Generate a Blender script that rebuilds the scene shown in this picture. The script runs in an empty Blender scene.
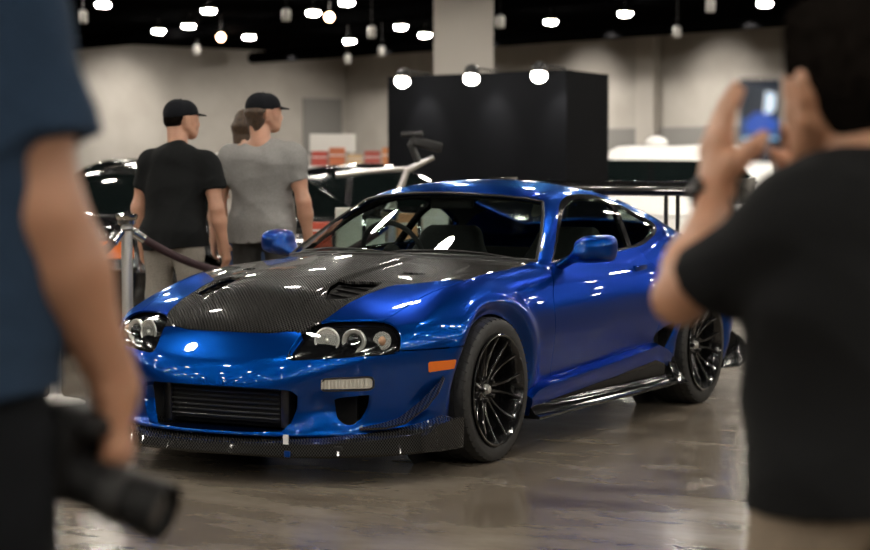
import bpy, math, random
import numpy as np
from mathutils import Vector, Matrix

# ---------------------------------------------------------------- camera, world, exposure
scene = bpy.context.scene
COL = scene.collection
CAM = np.array([9.15716823, 4.85848868, 1.32236171])
YAW, PITCH, FPX = 3.64078746, -.0544711653, 1978.9
fwd = Vector((math.cos(PITCH) * math.cos(YAW), math.cos(PITCH) * math.sin(YAW), math.sin(PITCH)))
cam_data = bpy.data.cameras.new('view'); cam = bpy.data.objects.new('view', cam_data); COL.objects.link(cam)
cam.location = CAM; cam.rotation_euler = fwd.to_track_quat('-Z', 'Y').to_euler()
cam_data.sensor_width = 36; cam_data.lens = FPX * 36 / 870
cam_data.clip_start = .05; cam_data.clip_end = 300
cam_data.dof.use_dof = True; cam_data.dof.focus_distance = 8.7; cam_data.dof.aperture_fstop = 2.7
scene.camera = cam
world = bpy.data.worlds.new('world'); scene.world = world; world.use_nodes = True
world.node_tree.nodes['Background'].inputs[0].default_value = (.75, .82, 1, 1)
world.node_tree.nodes['Background'].inputs[1].default_value = .02
scene.view_settings.view_transform = 'Standard'; scene.view_settings.look = 'None'
scene.view_settings.gamma = 1; scene.view_settings.use_curve_mapping = False
scene.view_settings.exposure = 0.0
scene.cycles.max_bounces = 8; scene.cycles.transparent_max_bounces = 16
scene.cycles.sample_clamp_indirect = 4; scene.cycles.caustics_reflective = False; scene.cycles.caustics_refractive = False
LIGHT_POWER = 1.0
rng = random.Random(7)
R_ = np.array([math.sin(YAW), -math.cos(YAW), 0.0]); F_ = np.array(fwd); G_ = np.array([math.cos(YAW), math.sin(YAW), 0])

def floor_frame(dist, side, z=0.0):
    """a point given as metres away from the photographer along the view, metres to the right, and height"""
    return np.array([CAM[0], CAM[1], 0]) + G_ * dist + R_ * side + np.array([0, 0, z])
# ---------------------------------------------------------------- geometry core
def sst(a, b, x):
    t = np.clip((x - a) / (b - a), 0, 1)
    return t * t * (3 - 2 * t)

def hermite(xs, ys):
    """smooth monotone-ish 1-D interpolation"""
    xs = np.asarray(xs, float); ys = np.asarray(ys, float)
    h = np.diff(xs); d = np.diff(ys) / h
    m = np.zeros(len(xs))
    m[1:-1] = (d[:-1] * h[1:] + d[1:] * h[:-1]) / (h[1:] + h[:-1])
    m[0], m[-1] = d[0], d[-1]
    def f(x):
        x = np.asarray(x, float)
        i = np.clip(np.searchsorted(xs, x) - 1, 0, len(h) - 1)
        t = (x - xs[i]) / h[i]
        r = ((1 + 2 * t) * (1 - t) ** 2 * ys[i] + t * (1 - t) ** 2 * h[i] * m[i]
             + t * t * (3 - 2 * t) * ys[i + 1] + t * t * (t - 1) * h[i] * m[i + 1])
        r = np.where(x < xs[0], ys[0] + m[0] * (x - xs[0]), r)
        return np.where(x > xs[-1], ys[-1] + m[-1] * (x - xs[-1]), r)
    return f

def rmax(a, b, r):
    u = np.maximum(r + a, 0); v = np.maximum(r + b, 0)
    return np.minimum(-r, np.maximum(a, b)) + np.sqrt(u * u + v * v)

def rmin(a, b, r):
    return -rmax(-a, -b, r)

def spline_loop(pts, n=8):
    """closed Catmull-Rom through 2-D points; a point given as (x, y, 1) is a sharp corner"""
    P = [np.array(p[:2], float) for p in pts]; C = [len(p) > 2 for p in pts]
    out = []
    N = len(P)
    for i in range(N):
        p1, p2 = P[i], P[(i + 1) % N]
        m1 = (p2 - p1) if C[i] else (p2 - P[i - 1]) / 2
        m2 = (p2 - p1) if C[(i + 1) % N] else (P[(i + 2) % N] - p1) / 2
        for k in range(n):
            t = k / n
            out.append((1 + 2 * t) * (1 - t) ** 2 * p1 + t * (1 - t) ** 2 * m1 + t * t * (3 - 2 * t) * p2 + t * t * (t - 1) * m2)
    return np.array(out)

def poly_sd(poly, X, Y):
    """signed distance to a closed polygon, negative inside"""
    X = np.asarray(X, float); Y = np.asarray(Y, float)
    lo = poly.min(0) - .08; hi = poly.max(0) + .08
    sel = (X > lo[0]) & (X < hi[0]) & (Y > lo[1]) & (Y < hi[1])
    res = np.full(X.shape, 0.08)
    x, y = X[sel], Y[sel]
    d = np.full(x.shape, 1e9); ins = np.zeros(x.shape, bool)
    A = poly; B = np.roll(poly, -1, 0)
    for a, b in zip(A, B):
        e = b - a
        t = np.clip(((x - a[0]) * e[0] + (y - a[1]) * e[1]) / max(e @ e, 1e-12), 0, 1)
        d = np.minimum(d, (x - a[0] - t * e[0]) ** 2 + (y - a[1] - t * e[1]) ** 2)
        if a[1] != b[1]:
            c = ((a[1] > y) != (b[1] > y)) & (x < (b[0] - a[0]) * (y - a[1]) / (b[1] - a[1]) + a[0])
            ins ^= c
    d = np.sqrt(d)
    res[sel] = np.where(ins, -d, d)
    return res

def polygonize(f, lo, hi, h, newton=2, G=None):
    """surface nets of f = 0 inside the box, vertices pulled onto the surface; returns verts, normals, quads"""
    lo = np.array(lo, float); hi = np.array(hi, float)
    n = np.ceil((hi - lo) / h).astype(int) + 1 if G is None else np.array(G.shape)
    ax = [lo[i] + h * np.arange(n[i]) for i in range(3)]
    made = G is None
    if made: G = np.empty(n, np.float32)
    st = max(1, int(1500000 / (n[1] * n[2])))
    Yg, Zg = np.meshgrid(ax[1], ax[2], indexing='ij')
    for i in range(0, n[0] if made else 0, st):
        xs = ax[0][i:i + st]
        X = np.broadcast_to(xs[:, None, None], (len(xs), n[1], n[2])).ravel()
        Y = np.broadcast_to(Yg, (len(xs),) + Yg.shape).ravel(); Z = np.broadcast_to(Zg, (len(xs),) + Zg.shape).ravel()
        G[i:i + st] = f(X, Y, Z).reshape(len(xs), n[1], n[2])
    S = G < 0
    cs = np.zeros(n - 1, np.int8)
    for dx in (0, 1):
        for dy in (0, 1):
            for dz in (0, 1):
                cs += S[dx:n[0] - 1 + dx, dy:n[1] - 1 + dy, dz:n[2] - 1 + dz]
    act = (cs > 0) & (cs < 8)
    idx = np.full(n - 1, -1, np.int64)
    I = np.argwhere(act); idx[act] = np.arange(len(I))
    acc = np.zeros((len(I), 3)); cnt = np.zeros(len(I))
    corners = [(a, b, c) for a in (0, 1) for b in (0, 1) for c in (0, 1)]
    for p in corners:
        for axn in range(3):
            if p[axn] == 0:
                q = list(p); q[axn] = 1
                g0 = G[I[:, 0] + p[0], I[:, 1] + p[1], I[:, 2] + p[2]]; g1 = G[I[:, 0] + q[0], I[:, 1] + q[1], I[:, 2] + q[2]]
                m = (g0 < 0) != (g1 < 0)
                t = np.where(m, g0 / np.where(m, g0 - g1, 1), 0)
                pt = np.tile(np.array(p, float), (len(I), 1)); pt[:, axn] += t
                acc[m] += pt[m]; cnt[m] += 1
    V = lo + h * (I + acc / cnt[:, None])
    quads = []
    for axn in range(3):
        o = [i for i in range(3) if i != axn]
        a0 = [slice(0, k) for k in n]; a1 = list(a0)
        a0[axn] = slice(0, n[axn] - 1); a1[axn] = slice(1, n[axn])
        for k in o: a0[k] = slice(1, n[k] - 1); a1[k] = slice(1, n[k] - 1)
        A = S[tuple(a0)]; B = S[tuple(a1)]
        E = np.argwhere(A != B)
        if len(E) == 0: continue
        flip = A[tuple(E.T)]
        base = E.copy()
        for k in o: base[:, k] += 1
        def cell(d0, d1):
            c = base.copy(); c[:, o[0]] -= d0; c[:, o[1]] -= d1
            return idx[tuple(c.T)]
        q = np.stack([cell(1, 1), cell(0, 1), cell(0, 0), cell(1, 0)], 1)
        if axn == 1: flip = ~flip
        q[~flip] = q[~flip][:, ::-1]
        quads.append(q)
    Q = np.concatenate(quads)
    def grad(P):
        e = h * .15
        g = np.empty_like(P)
        for k in range(3):
            a = P.copy(); b = P.copy(); a[:, k] += e; b[:, k] -= e
            g[:, k] = (f(*a.T) - f(*b.T)) / (2 * e)
        return g
    for _ in range(newton):
        g = grad(V); v = f(*V.T); l2 = np.maximum((g * g).sum(1), .05)
        s = -(v / l2)[:, None] * g
        ln = np.linalg.norm(s, axis=1)
        V = V + s * np.minimum(1, h * .5 / np.maximum(ln, 1e-9))[:, None]
    g = grad(V); N = g / np.maximum(np.linalg.norm(g, axis=1), 1e-9)[:, None]
    return V, N, Q

def tris(Q):
    return np.concatenate([Q[:, [0, 1, 2]], Q[:, [0, 2, 3]]])

def clip(V, N, T, phi, snap=.12):
    """split a triangle mesh at phi = 0: returns (inside, outside), each (V, N, T)"""
    phi = np.where(np.abs(phi) < 1e-7, 1e-7, phi)
    s = phi < 0
    c = s[T].sum(1)
    tin = T[c == 3].tolist(); tout = T[c == 0].tolist()
    nV = []; nN = []; ed = {}
    base = len(V)
    def cut(a, b):
        k = (a, b) if a < b else (b, a)
        if k not in ed:
            t = phi[a] / (phi[a] - phi[b])
            ed[k] = base + len(nV)
            nV.append(V[a] + t * (V[b] - V[a])); q = N[a] + t * (N[b] - N[a]); nN.append(q / max(np.linalg.norm(q), 1e-9))
        return ed[k]
    for t in T[(c == 1) | (c == 2)].tolist():
        ins = [s[i] for i in t]
        one = ins.index(True) if sum(ins) == 1 else ins.index(False)
        a, b, d = t[one], t[(one + 1) % 3], t[(one + 2) % 3]
        ab, ad = cut(a, b), cut(a, d)
        small = [(a, ab, ad)]; big = [(ab, b, d), (ab, d, ad)]
        if ins[one]: tin += small; tout += big
        else: tout += small; tin += big
    if nV:
        V = np.concatenate([V, np.array(nV)]); N = np.concatenate([N, np.array(nN)])
    out = []
    for L in (tin, tout):
        A = np.array(L, int).reshape(-1, 3)
        u, inv = np.unique(A, return_inverse=True)
        out.append((V[u], N[u], inv.reshape(-1, 3)))
    return out[0], out[1]

def boundary(T):
    """directed boundary edges of a triangle list"""
    E = np.concatenate([T[:, [0, 1]], T[:, [1, 2]], T[:, [2, 0]]])
    key = {}
    for a, b in E.tolist():
        key[(a, b)] = key.get((a, b), 0) + 1
    return [(a, b) for (a, b) in key if (b, a) not in key]

def thicken(P, t, back=False):
    """turn the edges of an open panel inward by t (adds its own rim, and its back face when asked)"""
    V, N, T = P
    B = boundary(T)
    if back:
        n = len(V)
        V2 = np.concatenate([V, V - N * t])
        T2 = [T, T[:, ::-1] + n]
        rim = [(b, a, a + n) for a, b in B] + [(b, a + n, b + n) for a, b in B]
        return V2, np.concatenate([N, -N]), np.concatenate(T2 + [np.array(rim)]) if rim else np.concatenate(T2)
    u = sorted({i for e in B for i in e}); m = {k: len(V) + j for j, k in enumerate(u)}; m0 = {k: len(V) + len(u) + j for j, k in enumerate(u)}
    V2 = np.concatenate([V, V[u] - N[u] * t, V[u]])
    cen = {}
    N2 = np.concatenate([N, N[u], N[u]])
    rim = [(m0[b], m0[a], m[a]) for a, b in B] + [(m0[b], m[a], m[b]) for a, b in B]
    return V2, N2, np.concatenate([T, np.array(rim, int).reshape(-1, 3)])
# ---------------------------------------------------------------- the blue coupe as a smooth solid
FA, RA, WR = 1.275, -1.275, .325            # axles, tyre radius
hood_c = hermite([-2.4, -.5, .5, .85, 1.2, 1.5, 1.7, 1.88, 2.02, 2.11, 2.18, 2.24, 2.30], [.93, .93, .925, .905, .872, .838, .803, .755, .693, .628, .552, .475, .38])
tail_c = hermite([-2.4, -2.2, -1.9, -1.5, -1.0], [.86, .90, .93, .93, .93])
crown = hermite([-2.4, -1.4, -.6, .2, .6, 1.2, 1.6, 1.88, 2.05, 2.3], [.12, .10, .16, .16, .14, .145, .18, .225, .25, .22])
side_z = hermite([.08, .16, .25, .36, .46, .56, .66, .74, .81, .87, .95], [.80, .822, .832, .842, .858, .868, .858, .832, .795, .75, .675])
side_x = hermite([-2.3, -1.9, -1.275, -.6, 0, .7, 1.3, 1.75, 2.1, 2.4], [-.09, -.01, .03, -.002, 0, -.004, .005, -.012, -.05, -.10])
front_z = hermite([.08, .15, .185, .22, .28, .40, .50, .62, .9], [-.05, -.004, .012, -.010, -.020, -.012, 0, -.01, -.02])
roof_c = hermite([-2.35, -2.1, -1.7, -1.25, -.8, -.4, -.1, .15, .4, .9], [.90, .945, 1.035, 1.150, 1.230, 1.258, 1.250, 1.228, 1.19, 1.09])
cab_taper = hermite([-2.3, -1.9, -1.5, -1.0, -.5, .1, .5, 1.0], [-.20, -.11, -.05, -.012, 0, 0, 0, .0])

def body_f(x, y, z):
    ya = np.abs(y)
    rf = np.hypot(x - FA, z - .33); rr = np.hypot(x - RA, z - .33)
    up = sst(.16, .34, z)
    fl = np.exp(-((rf - .425) / .055) ** 2) * .024 * up + np.exp(-((rr - .43) / .06) ** 2) * .03 * up
    fl = fl - .03 * sst(.40, .335, rf) * up - .02 * sst(.40, .335, rr) * up
    S = side_z(z) + side_x(x) + fl
    # concave door / rising feature to the rear haunch
    d_s = (ya - S) * .95
    fb = np.exp(-((x - FA) / .36) ** 2 - ((ya - .70) / .13) ** 2) * .030
    hump = np.exp(-((x - RA) / .5) ** 2 - ((ya - .70) / .14) ** 2) * .04
    T = hood_c(x) - crown(x) * ya * ya + fb + hump
    T = T + .013 * sst(.285, .245, ya) * sst(1.98, 1.80, x) * sst(.75, 1.05, x)
    slope = np.clip((hood_c(x + .01) - hood_c(x - .01)) / .02, -3, 1)
    d_t = (z - T) / np.sqrt(1 + slope * slope + .05)
    F = 2.275 - .55 * (ya / .88) ** 2.6 + front_z(z) - .028 * np.exp(-((ya - .505) / .065) ** 2 - ((z - .305) / .065) ** 2)
    fs = .55 * 2.6 / .88 * (ya / .88) ** 1.6
    d_f = (x - F) / np.sqrt(1 + fs * fs)
    R = -2.235 + .30 * (ya / .88) ** 2.8 + .06 * sst(.6, .2, z)
    d_r = (R - x) / np.sqrt(1 + (.30 * 2.8 / .88 * (ya / .88) ** 1.8) ** 2)
    d = rmax(d_s, d_t, .075)
    d = rmax(d, d_f, .06)
    d = rmax(d, d_r, .07)
    return rmax(d, (.15 + .04 * sst(1.6, 2.1, x) + .02 * sst(-1.6, -2.2, x)) - z, .02)

def wind_x(y, z):
    return .835 - 2.30 * (z - .92) - .86 * y * y

def cabin_f(x, y, z):
    ya = np.abs(y)
    S = .735 - .50 * (z - .86) - .35 * np.maximum(z - .86, 0) ** 2 + cab_taper(x)
    d_s = (ya - S) * .87
    T = roof_c(x) - .21 * ya * ya - .22 * ya ** 4
    sl = np.clip((roof_c(x + .01) - roof_c(x - .01)) / .02, -1, 1)
    d_t = (z - T) / np.sqrt(1 + sl * sl + .06)
    d_w = (x - wind_x(ya, z)) / np.sqrt(1 + 2.3 ** 2 + (1.72 * ya) ** 2)
    d = rmax(d_s, d_t, .07)
    d = rmax(d, d_w, .035)
    d = rmax(d, -2.2 - x, .05)
    return np.maximum(d, .70 - z)

def car_f(x, y, z):
    return rmin(body_f(x, y, z), cabin_f(x, y, z), .018)
# ---------------------------------------------------------------- object helpers
def mesh_obj(name, V, F, m, parent=None, N=None, smooth=True, loc=None):
    me = bpy.data.meshes.new(name)
    V = np.asarray(V, float)
    if loc is not None: V = V - np.asarray(loc, float)
    me.from_pydata(V.tolist(), [], F.tolist() if isinstance(F, np.ndarray) else F)
    me.materials.append(m)
    if smooth: me.polygons.foreach_set('use_smooth', [True] * len(me.polygons))
    me.update()
    if N is not None: me.normals_split_custom_set_from_vertices(np.asarray(N, float).tolist())
    o = bpy.data.objects.new(name, me); COL.objects.link(o)
    if parent is not None: o.parent = parent
    if loc is not None: o.location = [float(c) for c in loc]
    return o

def empty(name, loc=(0, 0, 0), rz=0.0):
    o = bpy.data.objects.new(name, None); COL.objects.link(o)
    o.location = [float(c) for c in loc]; o.rotation_euler = (0, 0, rz); o.empty_display_size = .1
    return o

def tag(o, label, cat, group=None):
    o['label'] = label; o['category'] = cat
    if group: o['group'] = group
    return o

def copy_tree(o, parent=None):
    c = o.copy(); COL.objects.link(c)
    if parent is not None: c.parent = parent
    for ch in list(o.children): copy_tree(ch, c)
    return c

def unit(v):
    v = np.asarray(v, float); return v / max(np.linalg.norm(v), 1e-12)

def frame(axis):
    a = unit(axis); t = np.array([0, 0, 1.0]) if abs(a[2]) < .9 else np.array([1.0, 0, 0])
    u = unit(np.cross(t, a)); return u, np.cross(a, u), a

class MB:
    """collects shapes for one mesh"""
    def __init__(s): s.V = []; s.F = []
    def add(s, V, F):
        b = len(s.V); s.V += [list(map(float, v)) for v in V]; s.F += [[i + b for i in f] for f in F]; return s
    def box(s, lo, hi, M=None, bev=0.0):
        lo = np.array(lo, float); hi = np.array(hi, float)
        if bev <= 0:
            V = np.array([[(lo, hi)[i][0], (lo, hi)[j][1], (lo, hi)[k][2]] for i in (0, 1) for j in (0, 1) for k in (0, 1)])
            F = [[0, 1, 3, 2], [4, 6, 7, 5], [0, 4, 5, 1], [2, 3, 7, 6], [0, 2, 6, 4], [1, 5, 7, 3]]
        else:
            b = min(bev, .49 * (hi - lo).min()); c = (lo + hi) / 2; e = (hi - lo) / 2 - b
            V = []; F = []; n = 12; m = 7
            for i in range(m):
                ph = -math.pi / 2 + math.pi * i / (m - 1)
                for j in range(n):
                    th = 2 * math.pi * (j + .5) / n
                    d = np.array([math.cos(ph) * math.cos(th), math.cos(ph) * math.sin(th), math.sin(ph)])
                    sg = np.array([1 if d[0] >= 0 else -1, 1 if d[1] >= 0 else -1, 1 if i >= m / 2 else -1])
                    V.append(c + sg * e + d * b)
            for i in range(m - 1):
                for j in range(n):
                    F.append([i * n + j, i * n + (j + 1) % n, (i + 1) * n + (j + 1) % n, (i + 1) * n + j])
            F.append(list(range(n))[::-1]); F.append([(m - 1) * n + j for j in range(n)])
            V = np.array(V)
        if M is not None: V = V @ np.array(M)[:3, :3].T + np.array(M)[:3, 3]
        return s.add(V, F)
    def loft(s, secs, cap=True, closed=True):
        n = len(secs[0]); V = [p for q in secs for p in q]; F = []
        for i in range(len(secs) - 1):
            for j in range(n if closed else n - 1):
                F.append([i * n + j, i * n + (j + 1) % n, (i + 1) * n + (j + 1) % n, (i + 1) * n + j])
        if cap and closed: F.append(list(range(n))[::-1]); F.append([(len(secs) - 1) * n + j for j in range(n)])
        return s.add(V, F)
    def tube(s, P, r, n=10, flat=1.0):
        P = [np.array(p, float) for p in P]; secs = []
        u = None
        for i, p in enumerate(P):
            t = unit(P[min(i + 1, len(P) - 1)] - P[max(i - 1, 0)])
            if u is None: u = frame(t)[0]
            u = unit(u - t * (u @ t)); v = np.cross(t, u)
            rr = r[i] if hasattr(r, '__len__') else r
            secs.append([p + rr * (math.cos(2 * math.pi * k / n) * u + flat * math.sin(2 * math.pi * k / n) * v) for k in range(n)])
        return s.loft(secs)
    def lathe(s, prof, o=(0, 0, 0), axis=(0, 0, 1), n=32, cap=True):
        u, v, a = frame(axis); o = np.array(o, float)
        secs = [[o + a * h + r * (math.cos(2 * math.pi * k / n) * u + math.sin(2 * math.pi * k / n) * v) for k in range(n)] for r, h in prof]
        return s.loft(secs, cap)
    def torus(s, o, axis, R, r, n=48, m=10):
        u, v, a = frame(axis); o = np.array(o, float); V = []; F = []
        for i in range(n):
            d = math.cos(2 * math.pi * i / n) * u + math.sin(2 * math.pi * i / n) * v
            for j in range(m):
                V.append(o + d * (R + r * math.cos(2 * math.pi * j / m)) + a * r * math.sin(2 * math.pi * j / m))
        for i in range(n):
            for j in range(m):
                F.append([i * m + j, ((i + 1) % n) * m + j, ((i + 1) % n) * m + (j + 1) % m, i * m + (j + 1) % m])
        return s.add(V, F)
    def sphere(s, o, r, n=20, m=12, sc=(1, 1, 1)):
        prof = [(max(r * math.sin(math.pi * i / m), 1e-4), -r * math.cos(math.pi * i / m)) for i in range(m + 1)]
        b = len(s.V); s.lathe(prof, (0, 0, 0), (0, 0, 1), n)
        for i in range(b, len(s.V)): s.V[i] = [s.V[i][k] * sc[k] + o[k] for k in range(3)]
        return s
    def build(s, name, m, parent=None, smooth=True, loc=None, sharp=38):
        o = mesh_obj(name, s.V, s.F, m, parent, None, smooth, loc)
        if smooth:
            try: o.data.set_sharp_from_angle(angle=math.radians(sharp))
            except Exception: pass
        return o

# ---------------------------------------------------------------- materials
def mat(name, col, rough=.5, metal=0.0, coat=0.0, spec=.5, emit=None, estr=0.0, alpha=1.0, coat_rough=.03):
    m = bpy.data.materials.new(name); m.use_nodes = True
    b = m.node_tree.nodes['Principled BSDF']; I = b.inputs
    I['Base Color'].default_value = (*col, 1); I['Roughness'].default_value = rough; I['Metallic'].default_value = metal
    I['Coat Weight'].default_value = coat; I['Coat Roughness'].default_value = coat_rough; I['Specular IOR Level'].default_value = spec
    if emit: I['Emission Color'].default_value = (*emit, 1); I['Emission Strength'].default_value = estr
    return m

def nodes_of(m):
    nt = m.node_tree
    def N(t, **kw):
        n = nt.nodes.new(t)
        for k, v in kw.items(): setattr(n, k, v)
        return n
    return nt, nt.nodes['Principled BSDF'], N, nt.links.new

def noisy(m, scale, c1, c2, detail=4, bump=0.0, stretch=(1, 1, 1), rough=None, lo=.35, hi=.65):
    nt, b, N, L = nodes_of(m)
    tc = N('ShaderNodeTexCoord'); mp = N('ShaderNodeMapping'); mp.inputs['Scale'].default_value = stretch
    nz = N('ShaderNodeTexNoise'); nz.inputs['Scale'].default_value = scale; nz.inputs['Detail'].default_value = detail
    rp = N('ShaderNodeValToRGB'); rp.color_ramp.elements[0].position = lo; rp.color_ramp.elements[1].position = hi
    rp.color_ramp.elements[0].color = (*c1, 1); rp.color_ramp.elements[1].color = (*c2, 1)
    L(tc.outputs['Object'], mp.inputs[0]); L(mp.outputs[0], nz.inputs['Vector']); L(nz.outputs['Fac'], rp.inputs[0]); L(rp.outputs[0], b.inputs['Base Color'])
    if bump:
        bp = N('ShaderNodeBump'); bp.inputs['Strength'].default_value = bump; bp.inputs['Distance'].default_value = .01
        L(nz.outputs['Fac'], bp.inputs['Height']); L(bp.outputs[0], b.inputs['Normal'])
    if rough:
        mr = N('ShaderNodeMapRange'); mr.inputs[3].default_value = rough[0]; mr.inputs[4].default_value = rough[1]
        L(nz.outputs['Fac'], mr.inputs[0]); L(mr.outputs[0], b.inputs['Roughness'])
    return m

def glass(name, tint, rough=.01, base_refl=.04):
    """thin pane: tinted see-through plus a mirror reflection by Fresnel"""
    m = bpy.data.materials.new(name); m.use_nodes = True
    nt = m.node_tree; nt.nodes.remove(nt.nodes['Principled BSDF'])
    out = nt.nodes['Material Output']
    t = nt.nodes.new('ShaderNodeBsdfTransparent'); t.inputs[0].default_value = (*tint, 1)
    g = nt.nodes.new('ShaderNodeBsdfGlossy'); g.inputs['Roughness'].default_value = rough; g.inputs['Color'].default_value = (1, 1, 1, 1)
    lw = nt.nodes.new('ShaderNodeLayerWeight'); lw.inputs[0].default_value = .5
    pw = nt.nodes.new('ShaderNodeMath'); pw.operation = 'POWER'; pw.inputs[1].default_value = 5; nt.links.new(lw.outputs['Facing'], pw.inputs[0])
    f = nt.nodes.new('ShaderNodeMath'); f.operation = 'MULTIPLY_ADD'; f.inputs[1].default_value = .94; f.inputs[2].default_value = base_refl; nt.links.new(pw.outputs[0], f.inputs[0])
    x = nt.nodes.new('ShaderNodeMixShader')
    nt.links.new(f.outputs[0], x.inputs[0]); nt.links.new(t.outputs[0], x.inputs[1]); nt.links.new(g.outputs[0], x.inputs[2])
    nt.links.new(x.outputs[0], out.inputs[0])
    return m

def carbon(name, u, v, pitch=.008):
    """2x2 twill weave laid along two object axes"""
    m = mat(name, (.02, .02, .02), .32, 0, .7, .04, coat_rough=.025)
    nt, b, N, L = nodes_of(m)
    tc = N('ShaderNodeTexCoord'); sp = N('ShaderNodeSeparateXYZ'); L(tc.outputs['Object'], sp.inputs[0])
    def M(op, a, bb=None):
        n = N('ShaderNodeMath', operation=op)
        for i, q in enumerate((a, bb)):
            if q is None: continue
            if isinstance(q, (int, float)): n.inputs[i].default_value = q
            else: L(q, n.inputs[i])
        return n.outputs[0]
    def lin(w): return M('ADD', M('ADD', M('MULTIPLY', sp.outputs[0], w[0] / pitch), M('MULTIPLY', sp.outputs[1], w[1] / pitch)), M('MULTIPLY', sp.outputs[2], w[2] / pitch))
    a = M('FLOOR', lin(u)); c = M('FLOOR', lin(v))
    w = M('LESS_THAN', M('FLOORED_MODULO', M('ADD', a, c), 2), .5)
    rp = N('ShaderNodeMix', data_type='RGBA'); rp.inputs[6].default_value = (.004, .004, .0045, 1); rp.inputs[7].default_value = (.030, .029, .027, 1)
    L(w, rp.inputs[0]); L(rp.outputs[2], b.inputs['Base Color'])
    mr = N('ShaderNodeMapRange'); mr.inputs[3].default_value = .5; mr.inputs[4].default_value = .3
    L(w, mr.inputs[0]); L(mr.outputs[0], b.inputs['Roughness'])
    return m

M = {}
M['paint'] = mat('blue_paint', (.0003, .045, .27), .29, .90, .75, .5, coat_rough=.02)
M['paint'].node_tree.nodes['Principled BSDF'].inputs['Specular Tint'].default_value = (.06, .42, .9, 1)
M['paint'].node_tree.nodes['Principled BSDF'].inputs['Coat IOR'].default_value = 1.42
M['carbon_top'] = carbon('carbon_weave_top', (1, 0, 0), (0, 1, 0))
M['carbon_side'] = carbon('carbon_weave_side', (-.8, 1, 0), (0, 0, 1), .0075)
M['gloss_black'] = mat('gloss_black', (.006, .006, .007), .12, 0, .6)
M['satin_black'] = mat('satin_black', (.012, .012, .013), .38)
M['void'] = mat('dark_cavity', (.004, .004, .004), .8)
M['rubber'] = noisy(mat('tyre_rubber', (.012, .012, .012), .55), 60, (.010, .010, .010), (.02, .02, .02))
M['interior'] = noisy(mat('interior_plastic', (.02, .021, .022), .6), 40, (.015, .016, .017), (.028, .03, .031))
M['seat'] = noisy(mat('seat_cloth', (.012, .012, .013), .85), 120, (.008, .008, .009), (.02, .02, .021), bump=.2)
M['glass'] = glass('window_glass', (.58, .66, .62))
M['windshield'] = glass('windshield_glass', (.72, .79, .76))
M['clear'] = glass('clear_cover', (.93, .95, .95))
M['chrome'] = mat('chrome', (.82, .82, .80), .10, 1)
M['steel'] = mat('brushed_steel', (.68, .67, .65), .38, .85)
M['alu'] = mat('intercooler_alloy', (.16, .16, .155), .35, .9)
M['lens'] = mat('fluted_lens', (.80, .78, .72), .22, .35, .6)
M['reflector'] = mat('lamp_reflector', (.85, .84, .80), .25, .6)
M['skirt_black'] = mat('skirt_black', (.004, .004, .0045), .09, 0, 0, .4)
M['bowl'] = mat('lamp_bowl', (.75, .75, .72), .24, .8)
M['camera_black'] = mat('camera_black', (.006, .006, .0065), .55, spec=.25)
M['carbon_skirt'] = carbon('carbon_weave_skirt', (1, 0, 0), (0, 0, 1), .0075); M['carbon_skirt'].node_tree.nodes['Principled BSDF'].inputs['Coat Weight'].default_value = .22
M['amber'] = mat('amber_lens', (.75, .16, .01), .25, 0, .8)
M['amber2'] = mat('amber_bulb', (.65, .38, .24), .2, .3, .5)
M['wheel'] = mat('black_wheel', (.010, .010, .011), .18, .5, 1.0)
M['disc'] = mat('brake_disc', (.25, .25, .25), .35, 1)
M['white_plastic'] = mat('white_plastic', (.75, .75, .75), .4)
# ---------------------------------------------------------------- the hall
def conc():
    m = mat('polished_concrete', (.1, .09, .08), .2); nt, b, N, L = nodes_of(m)
    tc = N('ShaderNodeTexCoord')
    def noise(sc, det, st=(1, 1, 1), dist=0):
        mp = N('ShaderNodeMapping'); mp.inputs['Scale'].default_value = st; L(tc.outputs['Object'], mp.inputs[0])
        n = N('ShaderNodeTexNoise'); n.inputs['Scale'].default_value = sc; n.inputs['Detail'].default_value = det; n.inputs['Distortion'].default_value = dist; L(mp.outputs[0], n.inputs['Vector']); return n.outputs['Fac']
    a, c, e = noise(.6, 6, (1, 1.6, 1)), noise(2.4, 10, (1.9, .7, 1)), noise(34, 6, (2.2, .5, 1))
    rp = N('ShaderNodeValToRGB'); rp.color_ramp.elements[0].position = .32; rp.color_ramp.elements[1].position = .68
    rp.color_ramp.elements[0].color = (.095, .074, .052, 1); rp.color_ramp.elements[1].color = (.310, .268, .218, 1)
    x = N('ShaderNodeMath', operation='MULTIPLY_ADD'); L(c, x.inputs[0]); x.inputs[1].default_value = .55; 
    y = N('ShaderNodeMath', operation='MULTIPLY'); L(a, y.inputs[0]); y.inputs[1].default_value = .45; L(y.outputs[0], x.inputs[2])
    L(x.outputs[0], rp.inputs[0])
    mx = N('ShaderNodeMix', data_type='RGBA', blend_type='MULTIPLY'); mx.inputs[0].default_value = .35
    L(rp.outputs[0], mx.inputs[6]); L(e, mx.inputs[7]); L(mx.outputs[2], b.inputs['Base Color'])
    mr = N('ShaderNodeMapRange'); mr.inputs[1].default_value = .3; mr.inputs[2].default_value = .7; mr.inputs[3].default_value = .15; mr.inputs[4].default_value = .22
    b.inputs['Specular IOR Level'].default_value = .16; L(c, mr.inputs[0]); L(mr.outputs[0], b.inputs['Roughness'])
    return m
M['floor'] = conc()
M['wall'] = noisy(mat('painted_wall', (.40, .375, .34), .8), 1.2, (.37, .345, .31), (.43, .405, .37), 4)
M['wall_panel'] = mat('grey_wall_panel', (.21, .205, .195), .8)
M['column'] = mat('column_paint', (.50, .47, .43), .8)
M['ceiling'] = mat('black_ceiling', (.003, .003, .0033), 1, spec=0)
M['pipe'] = mat('dark_duct', (.002, .002, .0022), 1, spec=0)
M['lamp_on'] = mat('lamp_glow', (1, 1, 1), .5, emit=(1, .93, .82), estr=150 * LIGHT_POWER)
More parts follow.
